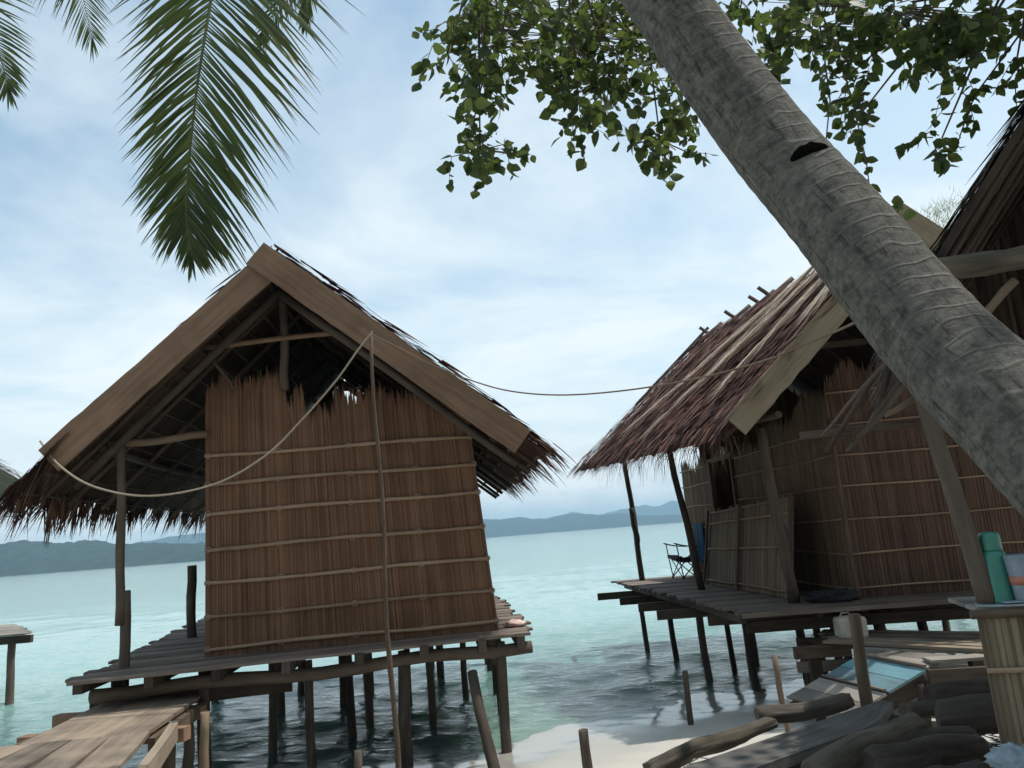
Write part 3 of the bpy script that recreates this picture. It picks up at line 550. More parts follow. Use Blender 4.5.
    for zi in (1.385, 1.74, 2.12, 2.505, 2.92, 3.27, 3.61):
        for x in (.03, .85, 1.7, 2.5, 3.36-.075*(zi-1.3)):
            c = L(x, -.027, zi+.01*x/3.4*3)
            for k in range(2): lm_.tube([c+u*.03*math.cos(t_)+Z*.032*math.sin(t_)-v*.012+u*.01*k for t_ in [j*math.pi/4 for j in range(9)]], .0035, 4)
    lm_.build('lashing', 'rope', fw)
    # veranda posts
    p = L(-.86, -.28, 0)
    MB().pole(L(-.84, -.28, 1.75), L(-.86, -.30, 3.82), .052, .045, seg=10, bend=.008).build('veranda_post', 'pole', root)
    MB().pole(L(-.80, -.24, .4), L(-.80, -.25, 2.12), .062, .055).build('veranda_post', 'pole', root)
    p = L(-.95, 2.55, 0)
    MB().pole((p.x, p.y, 1.0), (p.x, p.y, 2.32), .07, .065).build('veranda_post', 'pole', root)
    MB().pole(L(-1.25, 5.8, 1.0), L(-1.25, 5.8, 3.8), .06, .05).build('veranda_post', 'pole', root)
    for x, x2 in ((.06, .06), (3.3, 3.08)):
        MB().pole(L(x, .12, .9), L(x2, .12, 3.9), .05, .045).build('corner_post', 'pole', root)
    return L
LL = hut_left()
# ------------------------------------------------------------------ right hut
def hut_right():
    O = Vector((4.08, 9.85, 0)); au = R(-4); av = R(6.4); u = Vector((math.cos(au), math.sin(au), 0)); v = Vector((-math.sin(av), math.cos(av), 0))
    def L(x, y, z): return O+u*x+v*y+Z*z
    root = thing('thatched_hut', L(1.8, 3, 0), 'stilt hut on the right with shaggy red brown thatch, open doorway and leaning front posts', 'hut', 'thatched huts on stilts over the water')
    F = 1.3
    mb = MB(); n = 40
    el = [Vector((2.50, 9.25, F)), Vector((2.42, 10.0, F)), Vector((1.80, 16.0, F)), Vector((1.75, 16.4, F))]
    for i in range(n):
        t = (i+.5)/n; y = lp(9.32, 16.4, t); x0 = lp(2.50, 1.78, t)+random.uniform(-.06, .06)
        mb.bar((x0, y, F-.016+random.uniform(-.004, .004)), (7.4, y-.32*(1-t), F-.016+random.uniform(-.004, .004)), 7.1/n*.93, .032, tone=random.random(), seg=9, wob=.005)
    mb.build('deck', 'deck', root)
    MB().bar((2.46, 9.23, F-.03), (7.4, 8.93, F-.03), .05, .05, seg=8, wob=.006).build('deck_edge', 'deck', root)
    for (x, y) in ((1.85, 15.4), (2.02, 14.1), (2.2, 12.8), (2.35, 11.6), (2.75, 10.5), (3.0, 9.6)):
        MB().bar((x-.42+random.uniform(-.1, .05), y, 1.09), (7.2, y-.3, 1.09), .09, .13, seg=5, wob=.01).build('beam', 'pile', root)
    for x in (.0, .9, 1.8, 2.7):
        MB().bar((2.55+x, 9.5, 1.2), (2.0+x, 16.2, 1.2), .07, .09, seg=4, wob=.01).build('joist', 'pile', root)
    for (x, y, r) in ((2.15, 15.4, .05), (2.50, 14.3, .052), (2.62, 12.35, .058), (3.00, 11.2, .048), (3.15, 13.0, .045), (3.1, 14.8, .045), (3.35, 12.6, .06), (3.7, 13.6, .06), (3.3, 15.6, .06), (3.9, 11.7, .05), (3.75, 10.6, .05), (3.75, 9.75, .05), (3.95, 9.6, .05), (4.2, 9.7, .075), (4.35, 11.5, .06), (4.4, 13.2, .06), (5.4, 9.5, .09), (5.6, 11.5, .07), (6.6, 9.5, .07), (6.5, 11.5, .06), (4.3, 15.8, .06), (5.6, 15.8, .06), (5.5, 13.5, .06), (7.0, 13.5, .06)):
        pile(root, x, y, 1.2, r, lean=(random.uniform(-.02, .10), random.uniform(-.05, .05)))
    # walls
    A, B = L(0, 0, 0), L(3.5, 0, 0); A2 = L(0, 6.2, 0)
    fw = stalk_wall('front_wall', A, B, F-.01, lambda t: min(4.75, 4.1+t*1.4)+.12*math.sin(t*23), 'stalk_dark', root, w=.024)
    zs = (1.42, 1.84, 2.26, 2.68, 3.08, 3.48, 3.9); battens(fw, A, B, zs, mat='batten', off=.024, r=.014, n=12)
    sw = stalk_wall('side_wall', A2, A, F-.01, lambda t: 3.55+.07*math.sin(t*37)+max(0, t-.6)*1.3, 'stalk2', root, w=.026, holes=((.285, .455, F-.1, 3.42),))
    zs = (1.42, 1.84, 2.26, 2.68, 3.08, 3.40)
    battens(sw, lp(A2, A, .46), A, zs, mat='batten', off=.026, r=.014, n=10); battens(sw, A2, lp(A2, A, .28), zs, mat='batten', off=.026, r=.014, n=6)
    jm = MB(); 
    for t in (.285, .457): p = lp(A2, A, t); jm.bar((p.x-.02, p.y, F), (p.x-.02, p.y, 3.45), .09, .06, up=v)
    p, q = lp(A2, A, .27), lp(A2, A, .47); jm.bar((p.x-.02, p.y, 3.46), (q.x-.02, q.y, 3.46), .05, .07); jm.build('door_frame', 'rafter', root)
    stalk_wall('back_wall', L(0, 4.95, 0), L(3.9, 4.95, 0), F, lambda t: 5.85-abs(t-.16)*3.25, 'stalk2', root, w=.08)
    stalk_wall('side_wall', L(3.5, 0, 0), L(3.4, 6.2, 0), F, lambda t: 3.4, 'stalk2', root, w=.08)
    MB().pole(L(-.01, -.03, 1.0), L(-.02, -.03, 3.55), .035, .03).build('corner_post', 'rafter', root)
    MB().bar(L(.1, .3, 4.6), L(3.4, .3, 4.6), .06, .08).build('tie_beam', 'rafter', root)
    # roof
    RN, RF = Vector((4.90, 8.72, 5.74)), Vector((4.00, 14.9, 5.98)); EN, EF = Vector((2.42, 8.86, 3.34)), Vector((1.22, 15.4, 3.58)); GN, GF = Vector((7.3, 8.45, 3.4)), Vector((7.1, 15.3, 3.5))
    thatch('thatch_slope', RN, RF, EN, EF, 'thatch2', root, step=.030, row=.13, bl=.36, w=.030, fringe=.26, droop=.4, lift=.12, jit=.42)
    thatch('thatch_slope', RN, RF, GN, GF, 'thatch2', root, step=.05, row=.2, fringe=.4)
    along = (RF-RN).normalized(); down = (EN-RN).normalized(); nrm = along.cross(down).normalized(); nrm = nrm if nrm.z > 0 else -nrm
    mb = MB()
    for i in range(150):      # hanging strips below the eave
        p = lp(EN, EF, random.random()**1.5*.9); mb.blade(p+Vector((random.uniform(0, .3), 0, 0)), Vector((random.uniform(-.5, .2), random.uniform(-.2, .2), -1)), random.uniform(.2, .5), .016, along, .1, 2)
    mb.build('eave_fringe', 'thatch', root); mb = MB()
    for i in range(200):
        p = lp(RN, RF, random.random())+nrm*.05; mb.blade(p, (down if random.random() < .6 else (GN-RN).normalized())+along*random.uniform(-.3, .3), random.uniform(.25, .5), .03, along, .2, 2)
    mb.build('ridge_thatch', 'thatch', root)
    # dry pale fronds lying on the slope
    for (s0, t0, s1, t1, n, wd) in ((.15, -.01, .62, .80, 300, .12), (.08, .02, .40, .88, 240, .10), (.035, .05, .13, .72, 240, .12), (.0, .0, -.01, .42, 300, .2), (.2, .02, .33, .55, 100, .08)):
        fb = MB(); p0 = bil(RN, RF, EN, EF, s0, t0)+nrm*.21; p1 = bil(RN, RF, EN, EF, s1, t1)+nrm*.19; d = (p1-p0); dn = d.normalized(); sdv = dn.cross(nrm)
        fb.tube([lp(p0, p1, k/8)+nrm*.02*math.sin(k) for k in range(9)], [.014-.001*k for k in range(9)], 5)
        for i in range(n):
            t = random.random(); sg = random.choice((-1, 1)); p = lp(p0, p1, t)+nrm*random.uniform(.0, .045)+sdv*random.gauss(0, wd*.42*(1-.5*t))
            fb.blade(p, dn+sdv*sg*random.uniform(.0, .22)+nrm*random.uniform(-.05, .04), random.uniform(.25, .6), random.uniform(.008, .018), sdv, .05, 2, tip=.1)
        fb.build('dry_frond', 'dry', root)
    # gable boards (near end)
    gv = Vector((0, -1, .0)); 
    MB().bar(EN+Vector((.05, -.10, .02))-down*.1, RN+Vector((-.02, -.10, -.1)), .29, .035, gv, .7, seg=20, wob=.006).build('gable_board', 'board2', root)
    dr = (GN-RN).normalized(); MB().bar(RN+Vector((0, -.14, -.08))-dr*.22, GN+Vector((0, -.14, 0)), .30, .035, gv, .5, seg=6, wob=.004).build('gable_board', 'board2', root)
    # far verge pole, ridge poles crossing
    MB().bar(RF+Vector((-.02, .1, .16))-(EF-RF)*.03, lp(RF, EF, .55)+Vector((0, .1, .12)), .07, .05).build('ridge_pole', 'pole', root)
    for s, l1, l2 in ((.55, .42, .3), (.62, .3, .25), (.78, .32, .26), (.98, .3, .25)):
        p = lp(RN, RF, s)+Z*.06; q = p+u*-.45-Z*.33
        MB().pole(q, p+(p-q).normalized()*l1*1.1, .042, .04).build('ridge_pole', 'rafter', root)
        q = p+u*.4-Z*.33+along*.1; MB().pole(q, p+(p-q).normalized()*l2*.9+along*.05, .036, .033).build('ridge_pole', 'rafter', root)
    # rafters and purlins
    for k in range(8):
        s = .06+k*.125
        MB().pole(bil(RN, RF, EN, EF, s, 0)-nrm*.13, bil(RN, RF, EN, EF, s, .97)-nrm*.13, .035, .03).build('rafter', 'rafter', root)
        MB().pole(bil(RN, RF, GN, GF, s, 0)-Z*.17, bil(RN, RF, GN, GF, s, .97)-Z*.17, .035, .03).build('rafter', 'rafter', root)
    for k in range(11):
        t = .05+k*.09
        MB().bar(bil(RN, RF, EN, EF, .02, t)-nrm*.085, bil(RN, RF, EN, EF, .98, t)-nrm*.085, .045, .02, up=nrm, seg=5, wob=.006).build('purlin', 'rafter', root)
    MB().pole(Vector((3.12, 8.95, 3.55)), Vector((2.45, 15.6, 3.85)), .045, .045, seg=10).build('eave_beam', 'pole', root)
    # veranda posts
    MB().pole((2.34, 15.9, 1.05), (2.20, 15.8, 3.85), .062, .05, seg=9, bend=.01).build('veranda_post', 'pile', root)
    MB().pole((2.29, 15.82, 2.05), (2.24, 15.78, 2.75), .06, .055).build('veranda_post', 'pile', root)
    MB().pole((2.80, 12.75, 1.3), (2.55, 12.85, 3.72), .062, .05, seg=9, bend=.012).build('veranda_post', 'pile', root)
    pc0 = atz(794, 603, 1.3); pc1 = at(760, 428, 9.35)
    MB().pole(pc0, pc1, .072, .055, seg=9, bend=.010).build('veranda_post', 'pole', root)
    MB().pole(pc0+Vector((.02, 0, .0)), pc0+Vector((.03, .12, .95)), .06, .05).build('veranda_post', 'pole', root)
    return L, A, A2
LR, RA, RA2 = hut_right()
# leaning woven panel
def woven_panel():
    b0 = atz(707, 584, 1.31); b1 = atz(793, 599, 1.31); t0 = b0+Vector((.22, .0, 1.22)); t1 = b1+Vector((.22, .05, 1.32))
    root = thing('woven_panel', (b0+b1)/2, 'grey woven stalk panel leaning under the doorway of the right hut', 'panel')
    d = (b1-b0); n = 84; mb = MB(); dn = d.normalized()
    for i in range(n):
        t = (i+.5)/n; a = lp(b0, b1, t); b = lp(t0, t1, t)+(t0-b0).normalized()*random.uniform(-.05, .04); mb.bar(a, b, d.length/n*random.uniform(.9, 1.3), .014, Vector((-1, 0, .2)), seg=2, wob=.004)
    mb.build('stalks', 'stalk3', root)
    off = Vector((-.03, -.012, .01))
    for k in (.06, .48, .82, .97):
        MB().tube([lp(lp(b0, t0, k), lp(b1, t1, k), j/8)+off+Z*random.uniform(-.01, .01) for j in range(9)], .019, 6).build('batten', 'batten', root)
    for k in (.0, .45, 1.): MB().bar(lp(b0, b1, k)+off*1.7, lp(t0, t1, k)+off*1.7, .07, .03, Vector((-1, 0, .2))).build('frame', 'rafter', root)
woven_panel()
# camp chair on right deck
def camp_chair():
    base = atz(687, 578, 1.3); base.x += .06; base.y += .1
    root = thing('camp_chair', base, 'dark folding camp chair standing on the veranda of the right hut', 'chair')
    fx = Vector((-.97, -.2, 0)); sx_ = Vector((.2, -.97, 0))     # facing left (towards the water), seen from the side
    def P(f, s, z): return base+fx*f+sx_*s+Z*z
    hw = .27
    for s in (-hw, hw):
        for (f0, f1) in ((.25, -.22), (-.25, .24)): MB().tube([P(f0, s, 0), P(f1, s, .44)], .012, 6).build('leg', 'metal', root)
        MB().tube([P(.22, s, 0), P(.27, s, .40), P(.30, s, .68)], .012, 6).build('arm_support', 'metal', root)
        MB().tube([P(-.25, s, .0), P(-.22, s, .44), P(-.36, s, .98)], .012, 6).build('back_post', 'metal', root)
        mb = MB(); mb.bar(P(.34, s, .69), P(-.26, s, .60), .07, .02, seg=4, bow=Vector((0, 0, -.03))); mb.build('armrest', 'navy', root)
    for f in (.24, -.24): MB().tube([P(f, -hw, .02), P(-f*0+f, 0, .22), P(f, hw, .42)], .010, 6).build('cross_brace', 'metal', root); MB().tube([P(f, hw, .02), P(f, 0, .22), P(f, -hw, .42)], .010, 6).build('cross_brace', 'metal', root)
    mb = MB(); n = 8
    for i in range(n):
        a, b = i/n, (i+1)/n
        def sp(f, s): return P(lp(.28, -.24, f), lp(-hw, hw, s), .44-.07*math.sin(math.pi*s)-.05*math.sin(math.pi*f)-.02*f)
        for j in range(n): c, d = j/n, (j+1)/n; mb.poly([sp(a, c), sp(b, c), sp(b, d), sp(a, d)], .5); mb.poly([sp(a, d)-Z*.02, sp(b, d)-Z*.02, sp(b, c)-Z*.02, sp(a, c)-Z*.02], .5)
    mb.bar(P(.28, -hw, .43), P(.28, hw, .43), .03, .06); mb.build('seat', 'navy', root)
    mb = MB()
    for j in range(n):
        def bp_(h, s): return P(-.23-.13*h-.05*math.sin(math.pi*s), lp(-hw, hw, s), .46+.52*h)
        c, d = j/n, (j+1)/n; mb.poly([bp_(0, c), bp_(0, d), bp_(1, d), bp_(1, c)], .5); mb.poly([bp_(0, d)-fx*.02, bp_(0, c)-fx*.02, bp_(1, c)-fx*.02, bp_(1, d)-fx*.02], .5)
    mb.bar(bp_(1, 0), bp_(1, 1), .03, .04); mb.build('backrest', 'bluecloth', root)
camp_chair()
# blue towel hanging on the wall by the doorway, black bundle on deck, bulb
def cloth(name, c, ax, ln, ht, mat, label, cat):
    mb = MB(); n = 14; c = Vector(c); nr = Vector((-ax.y, ax.x, 0)); vs = []
    for k in (0, 1):
        for j in range(9):
            for i in range(n+1): t = i/n; h = j/8; vs.append(c+ax*(ln*(t-.5)*(1-.1*h))+nr*(.02*math.sin(t*14)*(.3+h)+.015*k)-Z*(ht*h*(1-.04*math.sin(t*9))))
    o_ = 9*(n+1); fs = []
    for j in range(8):
        for i in range(n): a = j*(n+1)+i; q = (a, a+1, a+n+2, a+n+1); fs += [q, tuple(x+o_ for x in reversed(q))]
    mb._add(vs, fs, [[(0, 0)]*4]*len(fs), .5, True); o = mb.build(name, mat, None, c); tag(o, label, cat)
pw = lp(RA2, RA, .13); cloth('towel', (pw.x-.07, pw.y, 2.35), (RA-RA2).normalized(), .45, .75, 'bluecloth', 'blue towel hanging on the wall behind the camp chair', 'towel')
def lump(name, c, sx, sy, sz, mat, label, cat, rot=0, amp=.28, seed=0, fr=2.2, group=None):
    mb = MB(); nu, nv = 26, 14; vs = []; c = Vector(c); cr_, sr = math.cos(rot), math.sin(rot)
    for j in range(nv+1):
        th = math.pi*j/nv
        for i in range(nu):
            ph = 2*math.pi*i/nu; d = Vector((math.sin(th)*math.cos(ph), math.sin(th)*math.sin(ph), math.cos(th)))
            r = 1+amp*mnoise.fractal(d*fr+Vector((seed, 0, 0)), 1, 2, 4); p = Vector((d.x*sx*r, d.y*sy*r, max(-.6, d.z)*sz*r)); vs.append(c+Vector((p.x*cr_-p.y*sr, p.x*sr+p.y*cr_, p.z)))
    fs = [(j*nu+i, (j+1)*nu+i, (j+1)*nu+(i+1) % nu, j*nu+(i+1) % nu) for j in range(nv) for i in range(nu)]
    mb._add(vs, fs, [[(i/nu*3*sx, j*.1) for _ in range(4)] for i, j in [(k % nu, k//nu) for k in range(len(fs))]], .4, True)
    o = mb.build(name, mat, None, c); tag(o, label, cat, group); return o
bp_ = atz(838, 602, 1.3); lump('cloth_bundle', (bp_.x, bp_.y+.1, 1.35), .30, .16, .09, 'blackcloth', 'crumpled black cloth bundle on the edge of the right hut deck', 'cloth', seed=4, amp=.5, fr=3.5)
def bulb():
    c = at(723, 449, 12.4); r = thing('light_bulb', c, 'small white light bulb hanging beside the doorway of the right hut', 'light bulb')
    MB().lathe(c, [(.012, .05), (.02, .03), (.045, -.01), (.055, -.05), (.045, -.085), (.015, -.105)][::-1], 14).build('glass', 'bulb', r)
    MB().lathe(c, [(.02, .045), (.022, .11)], 10).build('socket', 'navy', r); MB().tube([c+Z*.11, c+Vector((.05, .05, .45))], .006, 5).build('flex', 'navy', r)
bulb()
p = LL(3.6, .25, 1.33); lump('folded_cloth', p, .13, .10, .05, 'redcloth', 'small red and white cloth on the right edge of the left hut deck', 'cloth', seed=9, amp=.3)
# ------------------------------------------------------------------ third hut at far left
def hut_far_left():
    root = thing('thatched_hut', (-11.5, 16, 0), 'neighbouring stilt hut at the left edge, only a grey thatch corner and deck corner showing', 'hut', 'thatched huts on stilts over the water')
    c = atz(35, 632, 1.3); mb = MB()
    for i in range(14): mb.bar((c.x-.02+random.uniform(-.05, .05)-.17*i, c.y-.1+i*.22, 1.29), (c.x-6.5, c.y-.1+i*.22-.3, 1.29), .2, .03, seg=4, wob=.004)
    mb.build('deck', 'ramp_grey', root)
    MB().bar((c.x-.18, c.y+.2, 1.17), (c.x-4.3, c.y, 1.17), .1, .14).build('beam', 'pile', root); MB().bar((c.x-2.2, c.y+2.6, 1.17), (c.x-6.3, c.y+2.4, 1.17), .1, .14).build('beam', 'pile', root)
    for (dx_, dy_) in ((-.62, .3), (-2.4, .3), (-4.1, .3), (-2.6, 2.6), (-4.4, 2.6), (-6.1, 2.6)): pile(root, c.x+dx_, c.y+dy_, 1.15, .075, mat='pole')
    ep = at(30, 486, 13.6); E0 = ep; E1 = ep+Vector((-3.4, 3.6, 0)); R0_ = ep+Vector((-2.5, -1.2, 2.0)); R1_ = R0_+Vector((-3.4, 3.6, 0))
    thatch('thatch_slope', R0_, R1_, E0, E1, 'thatchgrey', root, step=.04, fringe=.55, droop=1.2, lift=.1)
    thatch('thatch_slope', R0_, R1_, R0_+Vector((-2.5, -1.2, -2.0)), R1_+Vector((-2.5, -1.2, -2.0)), 'thatchgrey', root, step=.08)
    stalk_wall('wall', (c.x-5.4, c.y+.6, 0), (c.x-2.9, c.y+.7, 0), 1.3, lambda t: 3.9, 'stalk2', root, w=.07)
    stalk_wall('wall', (c.x-2.9, c.y+.7, 0), (c.x-5.0, c.y+2.9, 0), 1.3, lambda t: 3.9, 'stalk2', root, w=.07)
    for (dx_, dy_) in ((-2.8, .6), (-5.5, .5), (-5.0, 2.9), (-7.1, 2.9)): MB().pole((c.x+dx_, c.y+dy_, 1.3), (c.x+dx_, c.y+dy_, 4.4), .06, .05).build('post', 'pole', root)
hut_far_left()
# ------------------------------------------------------------------ near shelter at right
def shelter():
    E = at(820, 440, 4.1); a = R(-24); u = Vector((math.cos(a), math.sin(a), 0)); v = Vector((-math.sin(a), math.cos(a), 0))
    def L(x, y, z): return Vector((E.x, E.y, 0))+u*x+v*y+Z*z
    ez = E.z; sl = 1.27; ax = 1.95; rz = ez+sl*ax
    root = thing('beach_shelter', L(1.9, 1.1, gz(3.4, 4)), 'dark thatched kitchen shelter at the right edge with a pale stalk counter', 'shelter')
    D_ = 4.0; r0, r1 = L(ax, 0, rz), L(ax, D_, rz); e0, e1 = L(.45, 0, ez+.45*sl), L(.45, D_, ez+.45*sl)
    thatch('thatch_slope', r0, r1, e0, e1, 'thatch3', root, step=.022, row=.13, bl=.42, w=.02, lift=.035, fringe=.16, droop=.6, ends=.03, jit=.3)
    thatch('thatch_slope', r0, r1, L(2*ax, 0, ez), L(2*ax, D_, ez), 'thatch3', root, step=.04, lift=.04)
    mb = MB()
    for i in range(260): p = L(random.uniform(.42, .7), random.uniform(-.03, 3.2)*random.random(), ez+.52*sl); mb.blade(p, -Z+u*random.uniform(-.6, .1)+v*random.uniform(-.3, .3), random.uniform(.08, .3), random.uniform(.008, .018), v, .2, 2)
    mb.build('loose_thatch', 'thatch3', root); mb = MB()
    q0, q1 = at(892, 385, 3.9), at(822, 440, 3.95)
    for i in range(46): t = random.random(); p = lp(q0, q1, t)+Vector((random.uniform(-.02, .02),)*3); mb.blade(p, (q1-q0).normalized()+Vector((random.uniform(-.12, .12), 0, random.uniform(-.3, .05))), random.uniform(.12, .28), .007, v, .3, 2)
    mb.build('dry_leaf', 'thatchgrey', root); mb = MB()
    c = at(853, 440, 4.0)
    for i in range(50): mb.blade(c+Vector((random.uniform(-.08, .08), random.uniform(-.05, .05), random.uniform(-.0, .03))), Vector((random.uniform(-.5, .5), 0, -1)), random.uniform(.05, .13), .008, v, .1, 2)
    mb.build('dry_leaf', 'thatchgrey', root)
    gb = stalk_wall('back_gable', L(.75, D_-.08, 0), L(2*ax-.75, D_-.08, 0), 3.72, lambda t: rz+.02-abs(t-.5)*2*(ax-.75)*sl, 'thatch3', root, w=.06, tip=.02)
    for y in (.10, .8, 1.5, 2.3, 3.1, 3.85):
        MB().pole(L(.02 if y < .2 else .6, y, ez-.06+(0 if y < .2 else .58*sl)), L(ax, y, rz-.08), .015 if y < .2 else .024, .014 if y < .2 else .02, bend=.006).build('rafter', 'pile' if y > .2 else 'rafter', root)
        MB().pole(L(2*ax-.02, y, ez-.06), L(ax, y, rz-.08), .026, .022).build('rafter', 'rafter', root)
    for k in range(6): t = .38+k*.11; MB().bar(L(ax*t, .05, ez+sl*ax*t-.05), L(ax*t, D_-.05, ez+sl*ax*t-.05), .018, .012).build('purlin', 'pile', root)
    b0, b1 = at(925, 272, 3.72), at(1024, 257, 3.55); bd = (b1-b0)
    MB().pole(b0-bd*.25, b0+bd*3.2, .060, .055, n=14, seg=16, bend=.006, wob=.10).build('tie_beam', 'drift3', root)
    MB().pole(at(1015, 280, 3.6), at(955, 345, 3.75), .022, .020, bend=.004).build('brace', 'palepole', root)
    MB().pole(at(900, 345, 3.9), at(822, 436, 4.0), .011, .007, bend=.006).build('brace', 'pole', root)
    MB().pole(at(930, 345, 4.3), at(846, 452, 4.3), .012, .009, bend=.006).build('brace', 'rafter', root)
    MB().pole(at(905, 385, 3.9), at(850, 450, 3.98), .014, .011, bend=.006).build('brace', 'pole', root)
    MB().pole(at(800, 436, 4.25), at(800, 436, 4.25)+Vector((2.6, -.75, .05)), .022, .02).build('eave_pole', 'rafter', root)
    MB().pole(at(945, 385, 4.0), at(885, 415, 4.0), .020, .014, bend=.005).build('brace', 'palepole', root)
    p1 = at(930, 418, 3.9); p0 = at(990, 612, 3.86); d = p0-p1
    MB().pole(p1-d*.55, p0+d*.02, .038, .046, n=10, seg=9, bend=.006, tone=.9).build('post', 'pole', root)
    g = p0+d*1.15
    MB().pole(p0+d*.02, (p0.x+.05, p0.y+.05, gz(p0.x, p0.y)-.2), .056, .06).build('post', 'pole', root)
    for (x, y) in ((2*ax-.5, .1), (2*ax-.5, 3.7), (1.6, 3.7)): q = L(x, y, 0); MB().pole((q.x, q.y, gz(q.x, q.y)-.2), (q.x, q.y, ez+.55), .06, .05).build('post', 'pole', root)
    # half wall with counter
    c0 = at(976, 612, 3.80); w0 = Vector((c0.x, c0.y, 0)); wu = Vector((math.cos(R(-14)), math.sin(R(-14)), 0)); zt = c0.z
    hwll = stalk_wall('half_wall', w0, w0+wu*2.2, .55, lambda t: zt, 'stalk3', root, w=.024, tip=.01, jt=.1)
    battens(hwll, w0, w0+wu*2.2, (zt-.27, zt-.62), mat='batten', off=.022, r=.012); battens(hwll, w0-wu*.02, w0+wu*2.2, (zt+.0,), mat='palepole', off=.01, r=.02)
    wv = Vector((-wu.y, wu.x, 0)); mb = MB()
    for k in range(3): mb.bar(w0+wv*(.08+.15*k)+Z*(zt+.012), w0+wv*(.08+.15*k)+wu*2.2+Z*(zt+.012), .145, .02, seg=3, wob=.002)
    mb.build('counter_top', 'ramp_grey', root)
    return w0, wu, wv, zt+.024
W0, WU, WV, CT = shelter()
def ctop(px, py, dep):   # point on the counter seen at pixel x, set back by dep
    d = ray(px, py); n = Vector((-WU.y, WU.x, 0)); t = ((W0+WV*dep-CAM).dot(n))/d.dot(n); q = CAM+d*t; return Vector((q.x, q.y, CT))
def thermos():
    c = ctop(1001, 600, .10); r = thing('thermos_flask', c, 'tall green thermos flask standing on the counter', 'thermos')
    MB().lathe(c, [(.062, 0), (.066, .01), (.066, .02), (.062, .03), (.060, .20), (.055, .235), (.046, .25)], 28).build('body', 'thermos', r)
    MB().lathe(c, [(.047, .25), (.049, .255), (.047, .32), (.042, .335), (.02, .34)], 28).build('lid', 'thermos', r)
    s = -WU*.055; MB().tube([c+s+Z*.31, c+s*1.5+Z*.30, c+s*1.6+Z*.26, c+s*1.45+Z*.2, c+s*1.1+Z*.17], .008, 8).build('handle', 'thermos_dark', r)
thermos()
def cup():
    c = ctop(1027, 600, .03); r = thing('plastic_cup', c+Z*.014, 'translucent plastic cup with pink band beside the green thermos', 'cup'); c = c+Z*.014
    MB().lathe(c, [(.042, 0), (.045, .005), (.060, .16), (.064, .205), (.068, .21), (.064, .214), (.055, .205)], 28).build('cup_wall', 'cup', r)
    MB().lathe(c, [(.0535, .075), (.0572, .115)], 28).build('band', 'cup_band', r)
cup()
c = ctop(990, 604, .03); mb = MB(); mb.bar(c-WU*.05+WV*.03, c+WU*.42-WV*.03+Z*.002, .11, .008, seg=6, wob=.004); mb.bar(c+WU*.05+Z*.012, c+WU*.5+WV*.06+Z*.014, .09, .006, seg=5, wob=.004)
tag(mb.build('plastic_sheet', 'paper', None, c), 'pale flat plastic sheet lying at the front edge of the counter', 'plastic sheet')
p = at(1016, 762, 3.6); lump('plastic_bag', p, .10, .10, .06, 'paper', 'crumpled pale plastic bag at the foot of the stalk counter', 'bag', seed=2, amp=.5, fr=3)
# ------------------------------------------------------------------ right walkway, ramp, container
def walkway():
    root = thing('walkway', (4.4, 8.8, gz(4.4, 8.8)), 'low plank walkway in front of the right hut', 'walkway')
    c = [atz(838, 641, .95), atz(990, 651, .95), atz(990, 630, .95), atz(838, 628, .95)]; mb = MB(); n = 7
    a0, a1, b1, b0 = c; b0 = a0+Vector((.12, .85, 0)); b1 = a1+Vector((.45, 1.15, 0)); a1 = a1+(a1-a0)*.3; b1 = b1+(b1-b0)*.3
    for i in range(n):
        t = (i+.5)/n; mb.bar(lp(a0, b0, t)+Vector((random.uniform(-.15, .1), 0, random.uniform(-.004, .004))), lp(a1, b1, t), .125, .03, seg=6, wob=.004)
    mb.build('boards', 'ramp', root)
    MB().bar(a0+Vector((-.5, .03, -.10)), a0+Vector((.12, .0, -.10)), .07, .13, seg=4, wob=.006).build('beam', 'rafter', root)
    MB().bar(a0+Vector((-.35, .45, -.33)), a0+Vector((.5, .35, -.33)), .06, .12).build('beam', 'deck', root)
    MB().bar(b0+Vector((-.3, 0, -.12)), b1+Vector((0, 0, -.12)), .07, .12).build('beam', 'pile', root)
    for (x, y) in ((a0.x-.25, a0.y+.12), (a0.x+.45, a0.y+.1), (a0.x+1.3, a0.y-.35), (a0.x+1.9, a0.y+.4), (a0.x-.1, a0.y+.75), (a0.x+1.0, a0.y+.7), (a0.x+2.3, a0.y-.1)):
        MB().bar((x, y, gz(x, y)-.2), (x, y, .84), .12, .10, up=Vector((0, 1, 0)), seg=3, wob=.006).build('post', 'pile', root)
    return a0
wa0 = walkway()
